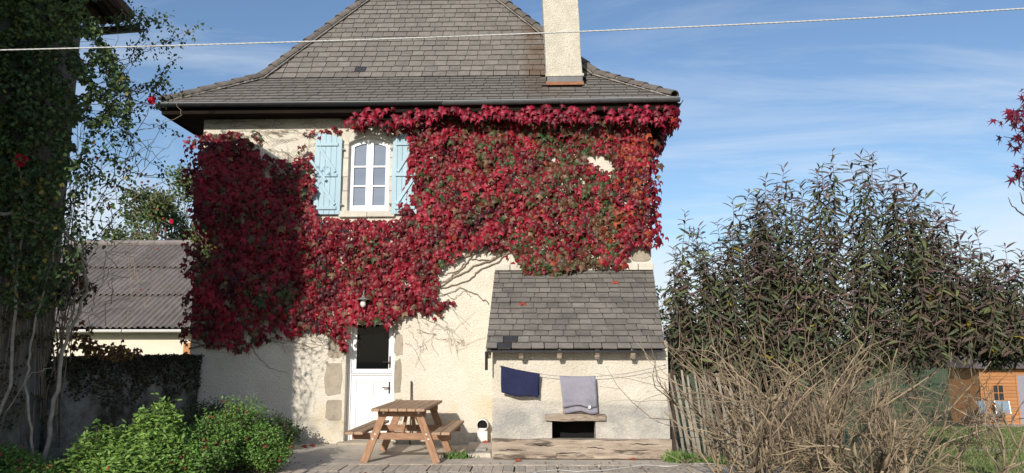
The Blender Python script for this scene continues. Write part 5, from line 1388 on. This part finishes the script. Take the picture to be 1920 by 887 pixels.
# ------------------------------------------------------------------ split-stake fence
random.seed(111)
fence = thing('paling_fence', (2.8, 11.4, 0), 'weathered fence of leaning split stakes beside the lean-to', 'fence')
MB().box(lx1 + .03, lx1 + .09, LY - .02, LY + .05, -.05, 1.28, j=.006).build('shade_strip', 'dark_brown', fence)  # dark strip stands in for the shaded gap at the corner
x = lx1 + .14; wires = [[], []]
while x < 3.35:
    y = LY - .05 + (x - lx1) * .10 + random.gauss(0, .015); h = random.uniform(1.12, 1.32); ln_ = -.12 + random.gauss(0, .05); r = random.uniform(.016, .026)
    P = [Vector((x + ln_ * h * t_ + random.gauss(0, .006), y + random.gauss(0, .006), gz(x, y) - .05 + (h + .05) * t_)) for t_ in (0, .33, .66, 1)]
    MB().tube(P, [r, r * 1.05, r * .95, r * .55], 5).build('stake', 'stake_wood', fence)
    for k, hh in enumerate((.35, .9)): wires[k].append(Vector((x + ln_ * hh, y - r, gz(x, y) + hh)))
    x += random.uniform(.062, .085)
for wv in wires: MB().tube(wv, .004, 4).build('wire', 'iron', fence)

# ------------------------------------------------------------------ orange cabin and chairs
CYY = 30.5; cz0 = gz(20, CYY); cx0 = aY(1838, 730, CYY).x; cx1 = cx0 + 5.2
cabin = thing('garden_cabin', (cx0 + 2.5, CYY + 1.5, cz0), 'orange timber garden cabin beyond the bare twigs', 'cabin')
chh = 2.25; MB().box(cx0 + .03, cx1 - .03, CYY + .03, CYY + 2.3, cz0 - .1, cz0 + chh).build('wall', 'cabin_wood', cabin)
wxa, wxb = aY(1862, 730, CYY).x, aY(1880, 730, CYY).x; wza, wzb = cz0 + .98, cz0 + 1.55
z = cz0 + .02
while z < cz0 + chh:
    segs = [(cx0, cx1)] if z + .13 < wza or z > wzb else [(cx0, wxa), (wxb, cx1)]
    for (a_, c_) in segs: bevel(MB().box(a_, c_, CYY - .01, CYY + .028, z, z + .128).build('plank', 'cabin_wood', cabin), .006)
    z += .135
wf_ = MB(); wf_.box(wxa - .04, wxa, CYY - .03, CYY + .02, wza - .04, wzb + .06); wf_.box(wxb, wxb + .04, CYY - .03, CYY + .02, wza - .04, wzb + .06); wf_.box(wxa, wxb, CYY - .03, CYY + .02, wza - .04, wza); wf_.box(wxa, wxb, CYY - .03, CYY + .02, wzb, wzb + .06)
wf_.box((wxa + wxb) / 2 - .015, (wxa + wxb) / 2 + .015, CYY - .02, CYY + .0, wza, wzb); wf_.box(wxa, wxb, CYY - .019, CYY - .001, (wza + wzb) / 2 - .015, (wza + wzb) / 2 + .015)
wo = wf_.build('window', 'cabin_wood', cabin); MB().box(wxa, wxb, CYY + .01, CYY + .02, wza, wzb).build('pane', 'cabin_glass', wo)
dxa = aY(1908, 730, CYY).x; MB().box(dxa - .06, dxa, CYY - .04, CYY - .012, cz0, cz0 + 2.0).build('door_post', 'cabin_wood', cabin); MB().box(dxa, dxa + .8, CYY - .035, CYY - .012, cz0 + .02, cz0 + 1.95).build('door', 'grey_towel', cabin)
MB().prism([Vector((cx0 - .3, CYY - .4, cz0 + chh - .03)), Vector((cx0 - .3, CYY + 2.6, cz0 + chh - .03)), Vector((cx0 - .3, CYY + 1.1, cz0 + chh + .5))], (cx1 - cx0 + .6, 0, 0)).build('roof', 'cabin_roof', cabin)
MB().box(cx0 - .4, cx1, CYY - 1.6, CYY - .02, cz0 - .1, cz0 + .07).build('porch', 'deck_wood', cabin)
def chair(px, face, label):
    p = aY(px, 780, CYY - .75); c = thing('folding_chair', (p.x, CYY - .75, cz0 + .07), label, 'chair', 'folding chairs in front of the cabin')
    M = Matrix.Translation(c.location) @ Matrix.Rotation(face, 4, 'Z'); ROOTLOC[c.name] = Matrix.Identity(4); c.rotation_euler = (0, 0, face)
    for sx in (-.24, .24):
        link('leg', MB().tube([(sx, -.25, 0), (sx, .10, .45), (sx, .24, .92)], .016, 6).mesh('leg', 'chair_metal'), c)
        link('leg', MB().tube([(sx, .26, 0), (sx, -.22, .45)], .016, 6).mesh('leg', 'chair_metal'), c)
    link('seat', MB().prism([Vector((-.23, -.22, .44)), Vector((.23, -.22, .44)), Vector((.23, .10, .42)), Vector((-.23, .10, .42))], (0, 0, .02)).mesh('seat', 'chair_cloth'), c)
    link('backrest', MB().prism([Vector((-.24, .11, .48)), Vector((.24, .11, .48)), Vector((.24, .235, .92)), Vector((-.24, .235, .92))], (0, .02, 0)).mesh('backrest', 'chair_cloth'), c)
chair(1852, .5, 'grey folding chair under the cabin window'); chair(1884, -.3, 'grey folding chair nearer the cabin door')

# ------------------------------------------------------------------ maple branch at the right edge, rope across
random.seed(121)
mp0 = Vector((4.0, 4.15, gz(4, 4.15)))
maple = thing('maple_tree', mp0, 'red-leaved maple twigs reaching in beside the tall dark bush', 'tree')
ML = leafset(); mt = MB()
tp = wander(mp0 - Vector((0, 0, .1)), (0, 0, 1), 4.2, 8, .03); mt.tube(tp, taper(.10, .045, 8), 8); mt.build('trunk', 'bark', maple, smooth=True)
mb_ = MB()
for (pts, den) in [([(1990, 250), (1940, 235), (1905, 225), (1880, 222)], 1), ([(2000, 300), (1950, 275), (1915, 262), (1882, 256)], 1), ([(1990, 200), (1940, 190), (1912, 205), (1895, 210)], .8), ([(2000, 310), (1940, 300), (1915, 320), (1910, 345), (1925, 365)], .4), ([(1990, 420), (1935, 410), (1905, 395), (1890, 370)], .0), ([(1990, 440), (1940, 400), (1918, 380), (1912, 360)], .05), ([(1990, 170), (1950, 165), (1925, 178)], 1), ([(1990, 280), (1945, 285), (1920, 290)], 1.0)]:
    P = []; y0 = 4.35 + random.uniform(-.15, .15)
    for i in range(len(pts) - 1):
        for k in range(5): P.append(aY(lerp(pts[i][0], pts[i + 1][0], k / 5) + random.gauss(0, 1), lerp(pts[i][1], pts[i + 1][1], k / 5) + random.gauss(0, 1), y0))
    P.append(aY(*pts[-1], y0)); st0 = min(tp, key=lambda q: abs(q.z - P[0].z + .3)); jn = [st0.lerp(P[0], t_) + Vector((0, 0, .10 * math.sin(t_ * math.pi))) + rv(.02) * math.sin(t_ * math.pi) for t_ in [i / 9 for i in range(9)]]
    mb_.tube(jn + P, taper(.013, .0016, len(jn) + len(P) - 1), 5)
    for p in jn[2:] * 2:
        sd_ = p + rv(.16); mb_.tube([p, p.lerp(sd_, .5) + rv(.02), sd_], [.004, .003, .0015], 4)
        for q in range(5):
            l_ = sd_ + rv(.06)
            if l_.x > 3.12: addl(ML, l_, Vector((random.gauss(-.2, .5), random.gauss(0, .4), -.7)), rv(.6) + Vector((0, -.6, .5)), random.uniform(.05, .085), vc(random.choice([(.20, .012, .035), (.13, .010, .03), (.09, .012, .03)])))
    for p in P[2:]:
        if random.random() < den:
            for q in range(random.randint(1, 3)): addl(ML, p + rv(.03), Vector((random.gauss(-.3, .5), random.gauss(0, .4), -.6)), rv(.6) + Vector((0, -.6, .5)), random.uniform(.05, .085), vc(random.choice([(.20, .012, .035), (.13, .010, .03), (.09, .012, .03)])))
for k in range(60):                                       # the rest of its crown, outside the picture
    c_ = Vector((4.15, 4.15, 3.9)) + Vector((random.gauss(0, .38), random.gauss(0, .45), random.gauss(0, .42)))
    if c_.x < 3.45: continue
    s_ = min(tp, key=lambda q: abs(q.z - c_.z + .5)); mb_.tube([s_, s_.lerp(c_, .5) + rv(.05) + Vector((0, 0, .05)), c_], [.012, .007, .002], 4)
    for q in range(26):
        l_ = c_ + rv(.12)
        if l_.x > 3.15: addl(ML, l_, Vector((random.gauss(-.2, .5), random.gauss(0, .4), -.7)), rv(.6) + Vector((0, -.6, .5)), random.uniform(.05, .085), vc(random.choice([(.20, .012, .035), (.13, .010, .03), (.09, .012, .03)])))
stuff(mb_.build('branch', 'bark', maple, smooth=True)); stuff(bake(ML, 'foliage', STAR_V, STAR_F, 'leaf', maple))
pA, pB, pC = aY(0, 94, 4.6), aY(1020, 62, 4.3), aY(1920, 16, 4.05)
def quad(t_): return pA * ((t_ - .5) * (t_ - 1) / .5) + pB * (t_ * (t_ - 1) / -.25) + pC * (t_ * (t_ - .5) / .5)
rp = []
t_ = -.62
while t_ < 1.16:
    q = quad(t_); rp.append(q); t_ += .02
i0 = next(i for i, q in enumerate(rp) if q.x > wall_x(q.y) + .0); rp = rp[max(0, i0 - 1):]
i1 = next((i for i, q in enumerate(rp) if q.x > mp0.x - .02), len(rp)); rp = rp[:i1]
k0 = rp[-1]; tk = min(tp, key=lambda q: abs(q.z - k0.z)); rp.append(Vector((tk.x, tk.y, k0.z + .01)))
rope = MB()
for s in range(3):                                          # three strands laid together
    P = []; 
    for i in range(len(rp) - 1):
        for k in range(8):
            q = rp[i].lerp(rp[i + 1], k / 8); a_ = (i * 8 + k) * .9 + s * 2.094; P.append(q + Vector((0, math.cos(a_), math.sin(a_))) * .0014)
    rope.tube(P, .0034, 5)
tag(rope.build('rope', 'rope', smooth=True), 'taut white twisted rope stretched across above the garden', 'rope')

# ------------------------------------------------------------------ ground details
random.seed(131)
def tuft(px, Y, n_, h, label):
    p = aY(px, 850, Y); L = leafset(); x0 = p.x
    for k in range(n_):
        b0 = Vector((x0 + random.gauss(0, .11), Y + random.gauss(0, .07), max(gz(x0, Y), -.01) - .005)); addl(L, b0, Vector((random.gauss(0, .5), random.gauss(0, .5), 1)), Vector((random.gauss(0, .5), -1, .3)), random.uniform(.5, 1) * h, vc(random.choice([(.09, .17, .03), (.12, .20, .045), (.07, .13, .03)])))
    o_ = bake(L, 'grass_tuft', LAN_V, LAN_F, 'leaf', None); tag(o_, label, 'grass', kind='stuff'); return o_
tuft(858, 11.25, 70, .14, 'small green weed tuft beside the table leg'); tuft(1275, 11.0, 170, .20, 'grass tuft at the foot of the stake fence'); tuft(1325, 10.9, 120, .15, 'low grass clump along the stake fence')
tuft(1300, 11.05, 120, .14, 'grass clump between the fence and the deck')
for i, (px, py, lb_) in enumerate([(967, 864, 'dry red leaf fallen before the timber sill'), (1180, 858, 'orange dry leaf at the foot of the timber'), (1192, 861, 'curled brown leaf beside the orange dry leaf'), (575, 838, 'red leaf fallen at the shaded wall foot'), (590, 836, 'fallen crimson leaf by the wall left of the door'), (906, 836, 'dry red leaf lying on the drain slab')]):
    p = aZ(px, py, .012); zz_ = .02 if i != 5 else .075
    if p.y > WY - .1: p.y = WY - .12
    M = leaf_matrix((p.x, p.y, zz_), (random.gauss(0, 1), -.5, .25), (random.gauss(0, .4), -.7, 1), .10)
    o_ = link('fallen_leaf', MB().add(IVY_V, IVY_F).mesh('fallen_leaf', 'red_fallen', recalc=False), None, M); tag(o_, lb_, 'leaf')
for (px, py, lb_) in [(978, 567, 'crimson leaf lying on the lean-to slates'), (1151, 527, 'dark red leaf near the head of the lean-to roof')]:
    Y = bis(lambda Y: aY(px, py, Y).z - (ez_ + lsl * (Y - EYL) + .045), 10.5, 13); p = aY(px, py, Y)
    o_ = link('fallen_leaf', MB().add(IVY_V, IVY_F).mesh('fallen_leaf', 'red_fallen', recalc=False), None, leaf_matrix(p, (.8, -.7, -.35), (0, -.6, 1), .12)); tag(o_, lb_, 'leaf')
LT = leafset()
for k in range(130):
    q = aZ(random.uniform(480, 1330), 0, 0) if False else None
    x_ = random.uniform(-4.4, 2.2); y_ = random.choice([random.uniform(12.3, 12.8), random.uniform(10.2, 12.7), random.uniform(9.5, 11.0)])
    if x_ > lx0 - .1 and y_ > 11.05: y_ = random.uniform(10.2, 11.0)
    addl(LT, (x_, y_, .018), (random.gauss(0, 1), random.gauss(0, 1), .1), (random.gauss(0, .3), -.3, 1), random.uniform(.02, .05), vc(random.choice([(.16, .09, .045), (.20, .05, .03), (.11, .075, .04), (.24, .17, .08)])))
stuff(bake(LT, 'leaf_litter', OVA_V, OVA_F, 'leaf', None)); tag(bpy.data.objects['leaf_litter'], 'scattered small dry leaves on the terrace and deck', 'leaf litter')
cdp = MB(); P = []
for (px, py) in [(985, 892), (1010, 884), (1045, 881), (1080, 884), (1130, 882), (1180, 876), (1210, 872), (1250, 875), (1300, 870), (1335, 869), (1400, 880)]: q = aZ(px, py, .022); P.append(q)
cdp.tube(P, .006, 5); tag(cdp.build('cord', 'rope', smooth=True), 'thin white cord lying across the deck boards', 'cord')
# grass blades on the lawn that shows through the twigs
GL = leafset()
for k in range(9000):
    Y = 9.8 + random.random() ** 1.6 * 18; x = random.uniform(.50 * Y, .68 * Y); z = gz(x, Y)
    addl(GL, (x, Y, z - .01), (random.gauss(0, .4), random.gauss(0, .4), 1), (random.gauss(0, .4), -1, .3), random.uniform(.07, .13) , vc(random.choice([(.115, .155, .04), (.09, .13, .033), (.15, .17, .06)])))
stuff(bake(GL, 'grass', LAN_V, LAN_F, 'leaf', None)); bpy.data.objects['grass']['label'] = 'short green grass blades on the sloping lawn'; bpy.data.objects['grass']['category'] = 'grass'
